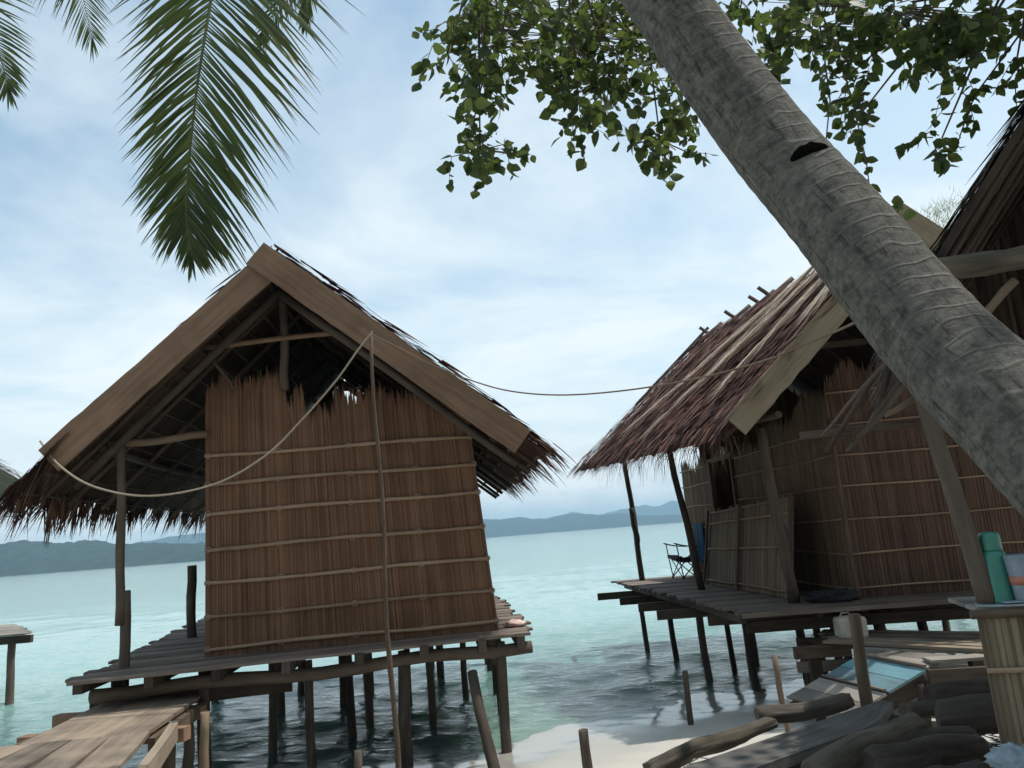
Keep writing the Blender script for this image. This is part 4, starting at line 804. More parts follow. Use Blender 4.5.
def ramp_r():
    TL, TR, BL, BR = atz(860, 655, .88), atz(927, 668, .86), atz(792, 694, .50), None; BR = BL+(TR-TL)*1.05
    root = thing('plank_ramp', (TL+BR)/2, 'short sloping plank ramp with a blue painted middle beside the right walkway', 'ramp')
    def P(s, t, dz=0): return bil(TL, TR, BL, BR, s, t)+Z*dz
    segs = [(.03, .53, 'blue', 2), (.57, 1.08, 'ramp_grey', 2)]
    for (t0, t1, m_, n) in segs:
        mb = MB()
        for i in range(n):
            ta, tb = lp(t0, t1, i/n)+.006, lp(t0, t1, (i+1)/n)-.006; mb.slab((P(-.01, ta), P(1.01, ta), P(1.01, tb), P(-.01, tb)), .026, jit=.008)
        o = mb.build('boards', m_, root)
        if m_ == 'blue': o['label'] = 'blue painted boards'
    for t in (.0, .55): MB().bar(P(.02, t, .018), P(.98, t, .018), .035, .014, seg=4, wob=.003).build('cleat', 'deck', root)
    for s in (.07, .94): MB().bar(P(s, -.02, -.125), P(s, 1.05, -.125), .06, .15).build('stringer', 'pile', root)
    MB().bar(TR+Vector((0, .0, -.09)), TR+Vector((.9, -.1, -.09)), .07, .15).build('beam', 'pile', root)
    mb = MB(); 
    UL, UR = atz(867, 649, .92), atz(952, 655, .92)
    for k in range(2): mb.slab((lp(TL, UL, k/2+.01)+Z*.004, lp(TR, UR, k/2+.01)+Z*.004, lp(TR, UR, k/2+.49)+Z*.004, lp(TL, UL, k/2+.49)+Z*.004), .026)
    mb.bar(UL+Vector((.0, .1, -.01)), UR+Vector((.5, .08, -.01)), .2, .028, seg=4, wob=.003); mb.bar(UR+Vector((-.3, -.10, -.012)), UR+Vector((.7, -.16, -.012)), .2, .028, seg=4, wob=.003)
    mb.build('landing', 'ramp_grey', root)
    for q in (P(.97, .1, 0), P(.97, .55), P(.04, .2), P(.04, .7), TR+Vector((.5, .2, 0))): MB().pole((q.x, q.y, gz(q.x, q.y)-.2), (q.x, q.y, q.z-.1), .055, .05).build('post', 'pile', root)
ramp_r()
def container():
    c = atz(852, 637, .967); c = Vector((c.x+.02, c.y+.05, .967)); r = thing('plastic_container', c, 'dirty white square container on the end of the right walkway', 'container')
    mb = MB(); w_ = .15; h = .23; vs = []; n = 20
    prof = [(1, 0), (1.04, .02), (1.04, h*.8), (.95, h*.93), (.6, h)]
    for (k, z) in prof:
        for j in range(n):
            a = 2*math.pi*j/n; x, y = math.cos(a), math.sin(a); q = (abs(x)**9+abs(y)**9)**(1/9); vs.append(c+Vector((x/q*w_*k, y/q*w_*k*.8, z)))
    fs = [(i*n+j, i*n+(j+1) % n, (i+1)*n+(j+1) % n, (i+1)*n+j) for i in range(len(prof)-1) for j in range(n)]+[tuple(range((len(prof)-1)*n, len(prof)*n))]
    mb._add(vs, fs, [[(0, 0)]*len(f) for f in fs], .5); mb.build('body', 'white', r)
    MB().lathe(c+Vector((.06, 0, h)), [(.03, 0), (.03, .025)], 12).build('cap', 'navy', r); MB().tube([c+Vector((-.10, 0, h-.01)), c+Vector((-.08, 0, h+.035)), c+Vector((.0, 0, h+.035)), c+Vector((.02, 0, h-.005))], .009, 6).build('handle', 'white', r)
container()
# ------------------------------------------------------------------ left boardwalk
def boardwalk():
    root = thing('boardwalk', (-3.6, 7, gz(-3.6, 7)), 'tan and grey plank boardwalk leading to the left hut', 'boardwalk')
    z = .95; TL, TR = Vector((-4.72, 8.9, z)), Vector((-3.62, 8.70, z)); ML, MR = atz(19, 747, z), atz(148, 734, z); FL, FR = Vector((-4.55, 3.6, z)), Vector((-2.25, 3.4, z))
    mb = MB(); n = 3
    for i in range(n):
        t = (i+.5)/n; a = lp(TL, TR, t); b = lp(ML, MR, t); d = (b-a); mb.bar(a, b+d.normalized()*.02, (TR-TL).length/n*.97, .035, tone=(.75, .95, .6)[i], seg=8, wob=.004, taper=(MR-ML).length/(TR-TL).length*1.0)
    n = 4
    d = (FL-ML)
    for i in range(n):
        t = (i+.5)/n; e0 = lp(ML+Vector((-.2, -.02, 0)), MR+Vector((.02, -.02, 0)), t); e1 = lp(FL, FR, t); mb.bar(e0+Z*.001, e1+Z*.001, (MR-ML).length/n*1.18, .035, tone=(.75, .3, .45, .6)[i], seg=8, wob=.004)
    mb.build('boards', 'ramp', root)
    mb = MB(); mb.bar(ML+Vector((-.3, .02, .022)), MR+Vector((.06, .03, .022)), .1, .012, tone=.05, seg=5, wob=.003)
    MB().bar(TR+Vector((.03, 0, -.10)), MR+Vector((.03, 0, -.10)), .06, .12, seg=4, wob=.006).build('stringer', 'rafter', root)
    MB().bar(MR+Vector((.07, .35, -.07)), FR+Vector((.07, .0, -.07)), .07, .15, tone=.9, seg=5, wob=.006).build('stringer', 'ramp', root)
    MB().bar(TL+Vector((.05, 0, -.10)), FL+Vector((.05, 0, -.10)), .06, .14, seg=4, wob=.006).build('stringer', 'rafter', root)
    for (px, py) in ((172, 738), (190, 716)):
        q = atz(px, py, .8); MB().bar((q.x+.14, q.y, .83), (q.x-1.5, q.y+.15, .83), .13, .12, seg=3, wob=.004, tone=.8).build('cross_beam', 'board', root)
        MB().pole((q.x-.03, q.y+.02, gz(q.x, q.y)-.2), (q.x-.03, q.y+.02, .78), .06, .055).build('post', 'pole', root)
    q = atz(196, 722, .82); MB().pole((q.x+.07, q.y+.05, gz(q.x, q.y)-.2), (q.x+.07, q.y+.05, .90), .05, .045, tone=1.).build('post', 'palepole', root)
    for (x, y) in ((-4.4, 8.3), (-4.3, 6.5), (-2.7, 5.3), (-4.2, 5.0)): MB().pole((x, y, gz(x, y)-.2), (x, y, .85), .06, .055).build('post', 'pole', root)
boardwalk()
# ------------------------------------------------------------------ stakes
def stake(px, py, Y, r, label, mat='pole', base=None, group='wooden stakes in the sand', rt=None, seg=6, bend=.01):
    top = at(px, py, Y)
    b = Vector((top.x, top.y, 0)) if base is None else base; b = Vector((b.x, b.y, gz(b.x, b.y)-.25))
    mb = MB().pole(b, top, r, rt or r*.9, seg=seg, bend=bend); o = mb.build('stake', mat, None, (b.x, b.y, b.z)); tag(o, label, 'stake', group); return o
stake(685, 671, 9.2, .036, 'thin upright stake in wet sand left of the tan log', 'pole')
stake(583, 730, 6.2, .042, 'short thick stake in the bare sand at the bottom middle')
stake(358, 751, 6.2, .033, 'short stub of a stake just left of the tall roped pole')
stake(472, 672, 8.7, .062, 'dark leaning stake in front of the right end of the left hut', 'pile', base=Vector((at(500, 785, 8.0).x, 8.0, 0)))
stake(774, 655, 8.2, .032, 'crooked thin stick behind the dark driftwood log', 'palepole', base=Vector((at(787, 705, 8.1).x, 8.1, 0)), bend=.02)
stake(854, 614, 6.9, .055, 'stout tan stake in front of the blue ramp boards', 'palepole', base=Vector((at(869, 712, 6.8).x, 6.8, 0)))
# tall roped pole
ptop = at(371, 331, 8.05); pb = at(398, 775, 7.95); pb.z = gz(pb.x, pb.y)-.3
tag(MB().tube([lp(pb, ptop, k/14)+Vector((.018*math.sin(k*.9), 0, 0)) for k in range(15)], [.030-.0009*k for k in range(15)], 9, tone=.4, wob=.08).build('tall_pole', 'rafter', None, pb), 'tall slender pole standing before the left hut with rope tied at its top', 'pole')
# ropes
def rope(name, pts, r, label, cat='rope', mat='rope', sub=8, group=None):
    P_ = [Vector(p) for p in pts]; out = []
    for i in range(len(P_)-1):
        p0 = P_[max(0, i-1)]; p1 = P_[i]; p2 = P_[i+1]; p3 = P_[min(len(P_)-1, i+2)]
        for k in range(sub):
            t = k/sub; out.append(.5*((2*p1)+(p2-p0)*t+(2*p0-5*p1+4*p2-p3)*t*t+(3*p1-p0-3*p2+p3)*t**3))
    out.append(P_[-1]); o = MB().tube(out, r, 6, tone=.7).build(name, mat, None, P_[0]); tag(o, label, cat, group)
rope('rope', [at(40, 441, 8.1), at(60, 466, 8.02), at(95, 487, 7.98), at(150, 496, 7.95), at(215, 484, 7.95), at(265, 456, 7.95), at(300, 422, 7.95), at(335, 382, 7.97), at(358, 350, 7.98), at(371, 334, 7.99)], .0115, 'pale rope sagging from the left gable corner to the tall pole')
rope('rope', [at(371, 334, 7.99), at(395, 346, 7.98), at(430, 364, 7.96), at(470, 380, 7.92), at(510, 391, 7.7), at(560, 395, 7.4), at(620, 391, 7.0), at(690, 380, 6.4), at(760, 362, 5.6), at(820, 338, 4.6), at(852, 324, 3.9), at(890, 305, 3.3), at(915, 300, 2.62)], .0075, 'long grey rope running from the tall pole to the leaning palm trunk', mat='palepole')
rope('wire', [at(-60, 516, 12), at(0, 517, 11.5), at(40, 512, 11), at(80, 504, 10), at(118, 494, 9.0)], .006, 'thin wire running from the veranda post towards the left edge', 'wire', 'pole')
# ------------------------------------------------------------------ beach junk in the right foreground
def log(pts, r, mat, label, wob=.1, n=12, name='driftwood_log', group='logs and driftwood by the shelter'):
    """irregular weathered log : elliptic section, knots, splits and a broken end"""
    P_ = [Vector(p) for p in pts]; k = 46; m_ = 30; sd = random.random()*50; vs = []; uvs = []; fs = []; L_ = sum((P_[i+1]-P_[i]).length for i in range(len(P_)-1))
    cen = []
    for i in range(k+1):
        t = i/k*(len(P_)-1); j = min(int(t), len(P_)-2); f_ = t-j; f_ = f_*f_*(3-2*f_)*.4+f_*.6; cen.append(lp(P_[j], P_[j+1], f_)+Vector((0, mnoise.noise(Vector((i*.06, sd, 0)))*r*.35, mnoise.noise(Vector((i*.06, sd, 9)))*r*.25)))
    for i in range(k+1):
        tg = (cen[min(i+1, k)]-cen[max(0, i-1)]).normalized(); x = tg.cross(Z).normalized(); y = x.cross(tg); e = i/k; endk = (max(0, 1-e*14))**2*.35+(max(0, 1-(1-e)*12))**2*.5
        for q in range(m_):
            a = 2*math.pi*q/m_; ca, sa = math.cos(a), math.sin(a)
            h = mnoise.fractal(Vector((ca*1.3+sd, sa*1.3, e*L_*2.2)), 1, 2, 4)*wob*1.3 + mnoise.fractal(Vector((ca*5+sd, sa*5, e*L_*1.6)), 1, 2, 3)*wob*.65 - max(0, mnoise.noise(Vector((ca*3.5, sa*3.5+sd, e*L_*.8)))-.25)*.5*wob*3
            rr = r*(1-.16*e)*(1+h)*(1-endk*(.6+.8*mnoise.noise(Vector((ca*2, sa*2, sd+e*3)))))
            vs.append(cen[i]+x*ca*rr*1.06+y*sa*rr*.94)
    for i in range(k):
        for q in range(m_): q2 = (q+1) % m_; fs.append((i*m_+q, i*m_+q2, (i+1)*m_+q2, (i+1)*m_+q)); u0 = q/m_*6.28*r; u1 = (q+1)/m_*6.28*r; uvs.append([(u0, i/k*L_), (u1, i/k*L_), (u1, (i+1)/k*L_), (u0, (i+1)/k*L_)])
    fs.append(tuple(reversed(range(m_)))); uvs.append([(vs[i].x, vs[i].z) for i in reversed(range(m_))]); fs.append(tuple(range(k*m_, (k+1)*m_))); uvs.append([(vs[i].x, vs[i].z) for i in range(k*m_, (k+1)*m_)])
    mb = MB(); mb._add(vs, fs, uvs, random.random(), True); mb.sm[-1] = mb.sm[-2] = False
    for q in range(0):   # broken branch stubs
        i = random.randint(8, k-8); d = Vector((random.gauss(0, .5), -abs(random.gauss(.3, .4)), random.uniform(.1, .9))).normalized(); mb.tube([cen[i], cen[i]+d*r*1.1, cen[i]+d*r*random.uniform(1.25, 1.6)], [r*.35, r*.24, r*.17], 9, wob=.12)
    o = mb.build(name, mat, None, P_[0]); tag(o, label, 'log', group); return o
log([at(757, 716, 6.75), at(800, 713, 6.8), at(850, 700, 6.85)], .082, 'drift', 'dark driftwood log lying along the back edge of the grey plank', wob=.14)
log([at(648, 772, 6.1), at(690, 750, 6.3), at(735, 737, 6.5), at(775, 722, 6.7)], .07, 'drift2', 'tan knobbly log beside the left end of the grey plank', wob=.2)
log([at(812, 776, 4.7), at(865, 748, 4.9), at(922, 726, 5.1)], .092, 'drift3', 'smooth tan log pointing at the camera below the grey plank', wob=.06)
log([at(928, 694, 5.9), at(990, 688, 5.9), at(1040, 684, 5.9)], .075, 'drift', 'upper dark log beside the stalk counter', wob=.12)
log([at(938, 722, 5.2), at(1000, 712, 5.2), at(1050, 708, 5.2)], .13, 'drift', 'thickest dark log resting against the stalk counter', wob=.12)
log([at(905, 712, 5.6), at(950, 706, 5.7)], .06, 'drift2', 'short pale log stub behind the thick dark log', wob=.1)
log([at(870, 768, 4.6), at(930, 752, 4.7), at(985, 745, 4.7)], .10, 'drift', 'dark rough log at the bottom right corner', wob=.2)
log([at(900, 742, 5.0), at(975, 738, 5.0)], .08, 'drift', 'half hidden dark log under the thickest log', wob=.15)
log([at(935, 790, 4.3), at(990, 775, 4.3)], .09, 'drift', 'lowest dark log beneath the counter foot', wob=.2)
def plank():
    a = atz(700, 776, .72); b = atz(905, 704, .83); d = (b-a); a2 = a-d*.45
    mb = MB(); vs = []; n = 14; up = Z
    x = Vector((d.y, -d.x, 0)).normalized(); ws = .36
    for i in range(n+1):
        t = i/n; c = lp(a2, b, t); wl = ws*(1 if t < .82 else 1-.75*((t-.82)/.18)); c0 = c-x*.02
        vs += [c0-x*ws*.55, c0+x*(wl-ws*.5), c0+x*(wl-ws*.5)-Z*.07, c0-x*ws*.5-Z*.07]
    fs = []; uvs = []
    for i in range(n):
        p_ = i*4; q_ = p_+4
        for j in range(4): k = (j+1) % 4; fs.append((p_+j, p_+k, q_+k, q_+j)); uvs.append([(j*.4, i*.2), (j*.4+.4, i*.2), (j*.4+.4, i*.2+.2), (j*.4, i*.2+.2)])
    fs += [(3, 2, 1, 0), (n*4, n*4+1, n*4+2, n*4+3)]; uvs += [[(0, 0)]*4]*2
    mb._add(vs, fs, uvs, .5); o = mb.build('grey_plank', 'plank', None, a2); tag(o, 'long weathered grey plank lying across the logs in the right foreground', 'plank')
    # dark bar added for the black void beneath it
    o = MB().bar(a2+Vector((.1, .1, -.14)), b+Vector((-.1, .05, -.15)), .2, .14, seg=6, wob=.01).build('dark_bar', 'pile', None, a2); tag(o, 'dark bar added for the black void under the long grey plank', 'dark_bar')
plank()
# litter on the ground: husks, sticks, leaves
mb = MB()
for i in range(900):
    x = random.uniform(1.2, 5.5); y = random.uniform(3.5, 7.4)
    if y > 7.6-.2*x and random.random() < .6: continue
    a = random.random()*6.28; l = random.uniform(.04, .22); z = gz(x, y)+random.uniform(.01, .05); mb.bar((x, y, z), (x+l*math.cos(a), y+l*math.sin(a), z+random.uniform(-.02, .05)), random.uniform(.008, .03), .006)
tag(mb.build('beach_litter', 'drift'), 'broken bark, husks and sticks scattered between the logs', 'litter', kind='stuff')
# ------------------------------------------------------------------ coconut palm
def leafy_frond(mb, lm, pts, lmax, side_hint, n=80, start=.12, seed=0, ang=.75, w=.028, droop=.35, sides=(1, 1)):
    """pts: rachis control points; leaflets on both sides"""
    rnd = random.Random(seed); P_ = [Vector(p) for p in pts]; out = []
    for i in range(len(P_)-1):
        p0 = P_[max(0, i-1)]; p1 = P_[i]; p2 = P_[i+1]; p3 = P_[min(len(P_)-1, i+2)]
        for k in range(8): t = k/8; out.append(.5*((2*p1)+(p2-p0)*t+(2*p0-5*p1+4*p2-p3)*t*t+(3*p1-p0-3*p2+p3)*t**3))
    out.append(P_[-1]); m_ = len(out); mb.tube(out, [lp(.022, .0015, (i/(m_-1))**.6) for i in range(m_)], 7)
    for q in range(5): lm.blade(out[-1], (out[-1]-out[-2]).normalized()+Vector(side_hint)*rnd.uniform(-.25, .25), lmax*rnd.uniform(.12, .2), w*.7, Vector(side_hint), .2, 3, tone=rnd.random(), tip=.05)
    for i in range(n):
        t = start+(1-start)*i/n; f = t*(m_-1); j = min(int(f), m_-2); p = lp(out[j], out[j+1], f-j); tg = (out[j+1]-out[j]).normalized(); sd = (Vector(side_hint)-tg*Vector(side_hint).dot(tg)).normalized()
        prof = min(1, .45+t*1.6)*(1-.86*(max(0, t-.36)/.64)**1.15)
        for k, sg in enumerate((-1, 1)):
            ln = lmax*prof*rnd.uniform(.78, 1.08)*(1+.12*mnoise.noise(Vector((t*15, sg*3, seed+4))))*sides[k]; a = ang*(1-.45*t**1.8)*rnd.uniform(.88, 1.12)*(1+.16*mnoise.noise(Vector((t*22, sg*5, seed))))
            d = sd*sg*math.sin(a)+tg*math.cos(a)+tg.cross(sd)*rnd.uniform(-.10, .10)
            nrm = tg.cross(sd); s_ = nrm.cross(d)+nrm*rnd.uniform(-.75, .35)
            lm.blade(p, d, ln, w*(.42+.58*min(1, prof))*rnd.uniform(.8, 1.15), s_, droop*rnd.uniform(.6, 1.4), 5, tone=rnd.random(), tip=.05, base=.5)
def palm():
    dist = [(664, -2, 2.95), (761, 132, 2.62), (834, 217, 2.40), (934, 337, 2.16), (1030, 430, 1.98)]
    pts = [CAM+ray(x, y).normalized()*d for x, y, d in dist]
    d0 = (pts[0]-pts[2]).normalized(); top = [pts[0]+(d0+Z*.12*k)*(.75*k) for k in (6, 5, 4, 3, 2, 1)]
    dn = (pts[4]-pts[3]).normalized(); low = [pts[4]+dn*.5*k+Z*(-.02*k*k) for k in (1, 2, 3, 4)]
    pts = top+pts+low; base = pts[-1]
    root = thing('coconut_palm', (base.x, base.y, gz(base.x, base.y)), 'leaning coconut palm with ringed grey trunk crossing the view and fronds at upper left', 'palm tree')
    # resample smoothly
    out = []
    for i in range(len(pts)-1):
        p0 = pts[max(0, i-1)]; p1 = pts[i]; p2 = pts[i+1]; p3 = pts[min(len(pts)-1, i+2)]; m_ = max(4, int((p2-p1).length/.018))
        for k in range(m_): t = k/m_; out.append(.5*((2*p1)+(p2-p0)*t+(2*p0-5*p1+4*p2-p3)*t*t+(3*p1-p0-3*p2+p3)*t**3))
    out.append(pts[-1]); k = len(out); L_ = 0; rad = []; prev = out[0]
    for i, p in enumerate(out):
        L_ += (p-prev).length; prev = p; q = (L_ % .060)/.060; rad.append(lp(.105, .126, min(1, i/k*1.25))*(1+.016*(1-q)**3 + .015*mnoise.noise(Vector((L_*3, 0, 0)))))
    n = 40; mb = MB(); mb.tube(out, rad, n, tone=.5, wob=.006); tr = mb.build('trunk', 'bark', root)
    # climbing notch on the trunk: raised black patch, its shade put into the colour
    q = ray(811, 151).normalized(); best = None
    for k in range(400):
        pt = CAM+q*(1.8+k*.003); j = min(range(len(out)), key=lambda a_: (out[a_]-pt).length); dd = (out[j]-pt).length
        if best is None or dd < best[0]: best = (dd, pt, j)
        if dd < rad[j]*.99: best = (dd, pt, j); break
    pt, j = best[1], best[2]; ax = (out[j+1]-out[j-1]).normalized(); rdir = (pt-out[j]); rdir = (rdir-ax*rdir.dot(ax)).normalized(); sdv = ax.cross(rdir).normalized()
    mb = MB(); vs = []; nu = 20
    for k in range(9):
        th = math.pi*k/8
        for i in range(nu): ph = 2*math.pi*i/nu; a_ = .062*math.sin(th)*(1+.18*mnoise.noise(Vector((ph*2.5, 3, 1))))*math.cos(ph); b_ = .029*math.sin(th)*(1+.3*mnoise.noise(Vector((ph*3, 7, 1))))*math.sin(ph)*(1 if math.sin(ph) > 0 else .45); ang_ = a_/rad[j]; vs.append(out[j]+(rdir*math.cos(ang_)+sdv*math.sin(ang_))*(rad[j]*.998+.006*math.cos(th))-ax*b_)
    fs = [(k*nu+i, (k+1)*nu+i, (k+1)*nu+(i+1) % nu, k*nu+(i+1) % nu) for k in range(8) for i in range(nu)]
    mb._add(vs, fs, [[(0, 0)]*4]*len(fs), .1, True); mb.build('notch_dark_patch', 'dark', tr)
    # fronds
    hub = out[0]
    F_ = [  # rachis control points after the hub, leaflet length, n, ang
        ([at(245, -260, 4.5), at(226, -90, 4.25), at(211, 0, 4.15), at(198, 80, 4.1), at(190, 150, 4.1), at(186, 200, 4.1), at(187, 225, 4.1), at(191, 256, 4.1)], .88, 175, .94, (.9, 1.3), 1),
        ([at(420, -420, 5.2), at(360, -200, 5.2), at(318, -80, 5.2), at(285, -10, 5.1), at(262, 40, 5.1)], .8, 90, .8, (.9, 1), 14),
        ([at(-60, -420, 4.8), at(-70, -150, 4.6), at(-45, -60, 4.5), at(-8, 30, 4.4), at(8, 88, 4.4)], .95, 120, 1.0, (1, 1), 2),
        ([at(120, -500, 6.5), at(60, -240, 6.8), at(62, -90, 6.8), at(78, -25, 6.8), at(92, 38, 6.8)], 1.5, 110, .95, (1, 1), 3),
        ([at(380, -420, 5.5), at(335, -200, 6.0), at(318, -80, 6.1), at(308, -10, 6.1), at(305, 25, 6.1)], .75, 90, .55, (1, 1), 4),
        ([at(520, -380, 5.8), at(490, -160, 6.3), at(486, -60, 6.4), at(484, 0, 6.4), at(486, 20, 6.4)], .75, 90, .95, (1, 1), 5),
        ([at(700, -320, 6.0), at(640, -120, 6.6), at(610, -40, 6.8), at(585, 20, 6.9), at(570, 55, 7.0)], .8, 80, .8, (1, 1), 6),
        ([hub+Vector((1.5, -.6, .9)), hub+Vector((2.9, -1.2, .6)), hub+Vector((3.9, -1.6, -.6))], .8, 80, .8, (1, 1), 7),
        ([hub+Vector((-.2, -1.5, 1.0)), hub+Vector((-.4, -2.9, .7)), hub+Vector((-.5, -3.8, -.5))], .8, 80, .8, (1, 1), 8),
        ([hub+Vector((.2, 1.2, 1.4)), hub+Vector((.4, 2.6, 1.5)), hub+Vector((.5, 3.8, .7))], .8, 80, .8, (1, 1), 9),
    ]
    for pts_, lm_, n_, an_, sd_, seed in F_:
        mb = MB(); lf = MB(); c0 = hub
        pp = [c0, c0.lerp(pts_[0], .5)+Z*.35]+pts_ if seed not in (7, 8, 9) else [c0]+pts_
        leafy_frond(mb, lf, pp, lm_, RT if seed not in (7, 8, 9) else (pts_[1]-c0).cross(Z), n_, .22, seed, an_, .024, .3, sd_)
        st = mb.build('frond_stem', 'rachis', root); lf.build('leaflets', 'frond', st)
    return root
palm()
# ------------------------------------------------------------------ broadleaf tree overhead
def broad_tree():
    base = Vector((4.3, 1.2, gz(4.3, 1.2)))
    root = thing('broadleaf_tree', base, 'broadleaf tree overhanging from the top right with hanging leafy twigs', 'tree')
    fork = Vector((3.9, 1.7, 5.2))
    tk = MB(); tk.pole(base-Z*.2, fork, .2, .14, n=14, seg=10, bend=.06)
    tk.build('trunk', 'twig', root)
    regions = [  # px, py, rx, ry, Y, twigs, leaf scale
        (560, 35, 125, 55, 5.0, 105, .9), (640, 45, 70, 60, 5.3, 64, .9), (500, 45, 60, 50, 4.8, 34, 1.0), (488, 95, 26, 36, 4.8, 12, .9), (480, 150, 32, 20, 4.7, 17, .85), (452, 40, 22, 25, 4.6, 7, 1.1),
        (580, 112, 20, 22, 4.8, 8, 1.1), (660, 140, 34, 22, 4.9, 18, .9), (690, 110, 22, 30, 5.0, 10, 1.0), (610, 80, 60, 30, 5.0, 22, 1.0),
        (540, 5, 110, 25, 5.5, 30, 1.),
        (880, 8, 130, 26, 4.6, 58, 1.0), (820, 25, 60, 30, 4.8, 26, 1.0), (780, 50, 22, 30, 4.7, 9, 1.0), (850, 75, 26, 40, 4.5, 13, .85), (860, 115, 18, 34, 4.5, 8, .8), (930, 35, 32, 26, 4.6, 15, 1.0), (990, 20, 40, 24, 4.4, 16, 1.0), (740, 12, 22, 18, 4.9, 7, 1),
        (958, 90, 24, 16, 4.2, 5, .8), (942, 138, 26, 12, 4.2, 5, .85), (1015, 70, 14, 26, 4.2, 5, .8),
    ]
    lf = MB(); tw = MB(); rnd = random.Random(5)
    def leaf(p, d, ln, tone):
        d = d.normalized(); up = Vector((rnd.gauss(0, .6), rnd.gauss(0, .6), rnd.gauss(0, .7)+.3)); sd = d.cross(up)
        if sd.length < .05: sd = d.orthogonal()
        sd.normalize(); nr = sd.cross(d); wd = ln*rnd.uniform(.30, .44); fold = nr*ln*rnd.uniform(.02, .10); curl = nr*(-ln*rnd.uniform(0, .15))
        a = [p, p+d*ln*.18+sd*wd*.75+fold*.7, p+d*ln*.45+sd*wd+fold, p+d*ln*.75+sd*wd*.6+fold*.6+curl*.5, p+d*ln+curl, p+d*ln*.75-sd*wd*.6+fold*.6+curl*.5, p+d*ln*.45-sd*wd+fold, p+d*ln*.18-sd*wd*.75+fold*.7, p+d*ln*.45+curl*.1, p+d*ln*.75+curl*.5]
        f = [(0, 1, 2, 8), (8, 2, 3, 9), (9, 3, 4), (9, 4, 5), (8, 9, 5, 6), (0, 8, 6, 7)]
        lf._add(a, f, [[(0, 0)]*len(x) for x in f], tone**1.7, True)
    # boughs feeding the regions
    boughs = []
    for k, tgt in enumerate((at(1000, -30, 4.5), at(860, -60, 4.8), at(700, -50, 5.2), at(560, -30, 5.2), at(480, -30, 5.0))):
        mid = fork.lerp(tgt, .5)+Z*(.7 if k else .3); bb = [fork, mid, tgt]; boughs.append((fork, mid, tgt))
        MB().tube([(fork*(1-t)**2+mid*2*t*(1-t)+tgt*t*t) for t in [i/14 for i in range(15)]], [lp(.07, .018, i/14) for i in range(15)], 8, wob=.05).build('bough', 'twig', root)
    bp = [(b[0]*(1-t)**2+b[1]*2*t*(1-t)+b[2]*t*t) for b in boughs for t in (.5, .7, .85, 1.)]
    for (px, py, rx, ry, Y, nt_, sc) in regions:
        c = at(px, py, Y); kx = Y/760.
        near = min(bp, key=lambda q: (q-c).length)
        mid = near.lerp(c, .5)+Z*.1; tw.tube([near, mid, c], [.012, .009, .005], 5)
        for i in range(nt_):
            while True:
                a, b = rnd.uniform(-1, 1), rnd.uniform(-1, 1)
                if a*a+b*b < 1: break
            p = at(px+a*rx, py+b*ry, Y+rnd.uniform(-.45, .45)); d = Vector((rnd.gauss(0, .6), rnd.gauss(0, .6), -rnd.uniform(.1, 1.0))); d.normalize(); L_ = rnd.uniform(.14, .30)*sc
            src = c.lerp(p, .35); tw.tube([src, p, p+d*L_], [.004, .003, .0015], 4)
            nl = rnd.randint(6, 10)
            for j in range(nl):
                q = p+d*L_*(j/(nl-1)); ld = d*.5+Vector((rnd.gauss(0, .8), rnd.gauss(0, .8), rnd.gauss(-.25, .5))); leaf(q, ld, rnd.uniform(.055, .115)*sc, min(1, max(0, rnd.gauss(.42, .28))))
    # three long hanging twigs
    for pp, Y in (([(813, -20), (822, 40), (830, 100), (826, 140)], 4.4), ([(815, 0), (838, 50), (852, 100), (866, 160), (871, 198)], 4.4), ([(1030, 20), (1005, 55), (975, 95), (962, 130), (955, 152)], 4.2), ([(482, 30), (484, 75), (474, 120), (480, 168)], 4.75)):
        P_ = [at(x, y, Y) for x, y in pp]; tw.tube(P_, [.007, .006, .005, .004, .003][:len(P_)], 5)
        for i in range(26):
            t = rnd.uniform(.15, 1)*(len(P_)-1); j = min(int(t), len(P_)-2); q = lp(P_[j], P_[j+1], t-j); leaf(q, Vector((rnd.gauss(0, 1), rnd.gauss(0, 1), -.4)), rnd.uniform(.05, .09), rnd.random())
    # sprig in front of the trunk edge, at the gable board
    c = at(885, 205, 3.2)
    for (dx_, dz_) in ((-.02, .02), (.03, .015), (.015, -.03), (-.01, -.02), (.05, -.005), (.04, -.05), (.07, -.055)): leaf(c+Vector((dx_, 0, dz_)), Vector((rnd.uniform(-1, 1), .2, rnd.uniform(-.2, .6))), .07, .7)
    tw.tube([at(872, 190, 4.4), at(878, 195, 3.6), c], .003, 4)
    # unseen rest of the crown, added above right to shade the ground there
    rn2 = random.Random(11); rnd_ = rnd; rnd = rn2
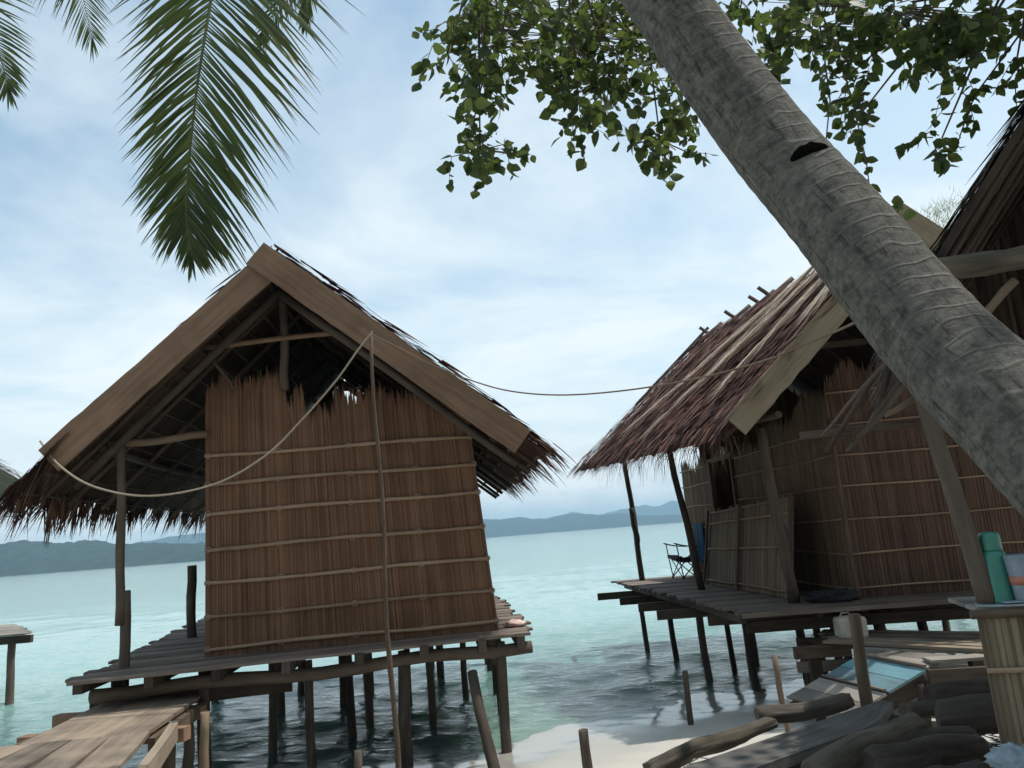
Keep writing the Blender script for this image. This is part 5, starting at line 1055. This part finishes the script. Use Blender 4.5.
    for k in range(240):
        a_, b_, c_ = rn2.gauss(0, 1), rn2.gauss(0, 1), rn2.gauss(0, 1); l_ = math.sqrt(a_*a_+b_*b_+c_*c_); r_ = rn2.random()**.4
        c = Vector((6.3+a_/l_*r_*3.0, 3.6+b_/l_*r_*3.4, 8.3+c_/l_*r_*1.3)); q = fork.lerp(c, .6)
        tw.tube([fork.lerp(c, .3)+Z*.3, q, c], [.03, .016, .006], 4)
        for j in range(30): leaf(c+Vector((rn2.gauss(0, .32), rn2.gauss(0, .32), rn2.gauss(0, .22))), Vector((rn2.gauss(0, 1), rn2.gauss(0, 1), -.3)), rn2.uniform(.12, .2), rn2.random())
    tw.build('twigs', 'twig', root); o = lf.build('foliage', 'leaf', root)
broad_tree()
# feathery tree far behind between the roofs
def far_tree():
    b = at(935, 480, 22); base = Vector((b.x, 22, gz(b.x, 22))); root = thing('feathery_tree', base, 'faint feathery treetop showing between the right hut gable and the dark shelter roof', 'tree')
    MB().pole(base, Vector((base.x, 22, 10.5)), .14, .04, seg=8).build('trunk', 'twig', root); mb = MB(); rnd = random.Random(3)
    top = at(940, 205, 22)
    for i in range(1500):
        h = rnd.random(); c = Vector((top.x+rnd.gauss(0, .25+.8*h), 22+rnd.gauss(0, .5), top.z-h*3)); mb.blade(c, Vector((rnd.gauss(0, .6), rnd.gauss(0, .6), 1)), rnd.uniform(.15, .4), .012, Vector((1, 0, 0)), .2, 1)
    mb.build('crown', 'leaf', root)
far_tree()

def thicket():  # leaf mass added out of view, cuts sky light on the front walls
    rn = random.Random(21); mb = MB()
    for k in range(520):
        cx_ = rn.uniform(-16, 16); cy_ = rn.uniform(-9, -3.2)-.03*cx_*cx_*.5; cz_ = rn.uniform(1, 9.5) if rn.random() < .8 else rn.uniform(.9, 3)
        for j in range(16):
            p = Vector((cx_+rn.gauss(0, .5), cy_+rn.gauss(0, .5), cz_+rn.gauss(0, .45))); d = Vector((rn.gauss(0, 1), rn.gauss(0, 1), rn.gauss(-.2, .6)))
            mb.blade(p, d, rn.uniform(.3, .7), rn.uniform(.12, .28), Vector((rn.gauss(0, 1), rn.gauss(0, 1), rn.gauss(0, 1))), .3, 2, tone=rn.random())
    tag(mb.build('unseen_thicket', 'leaf', None, (0, -6, .8)), 'unseen green thicket added behind the camera to darken the walls', 'thicket', kind='stuff')
thicket()
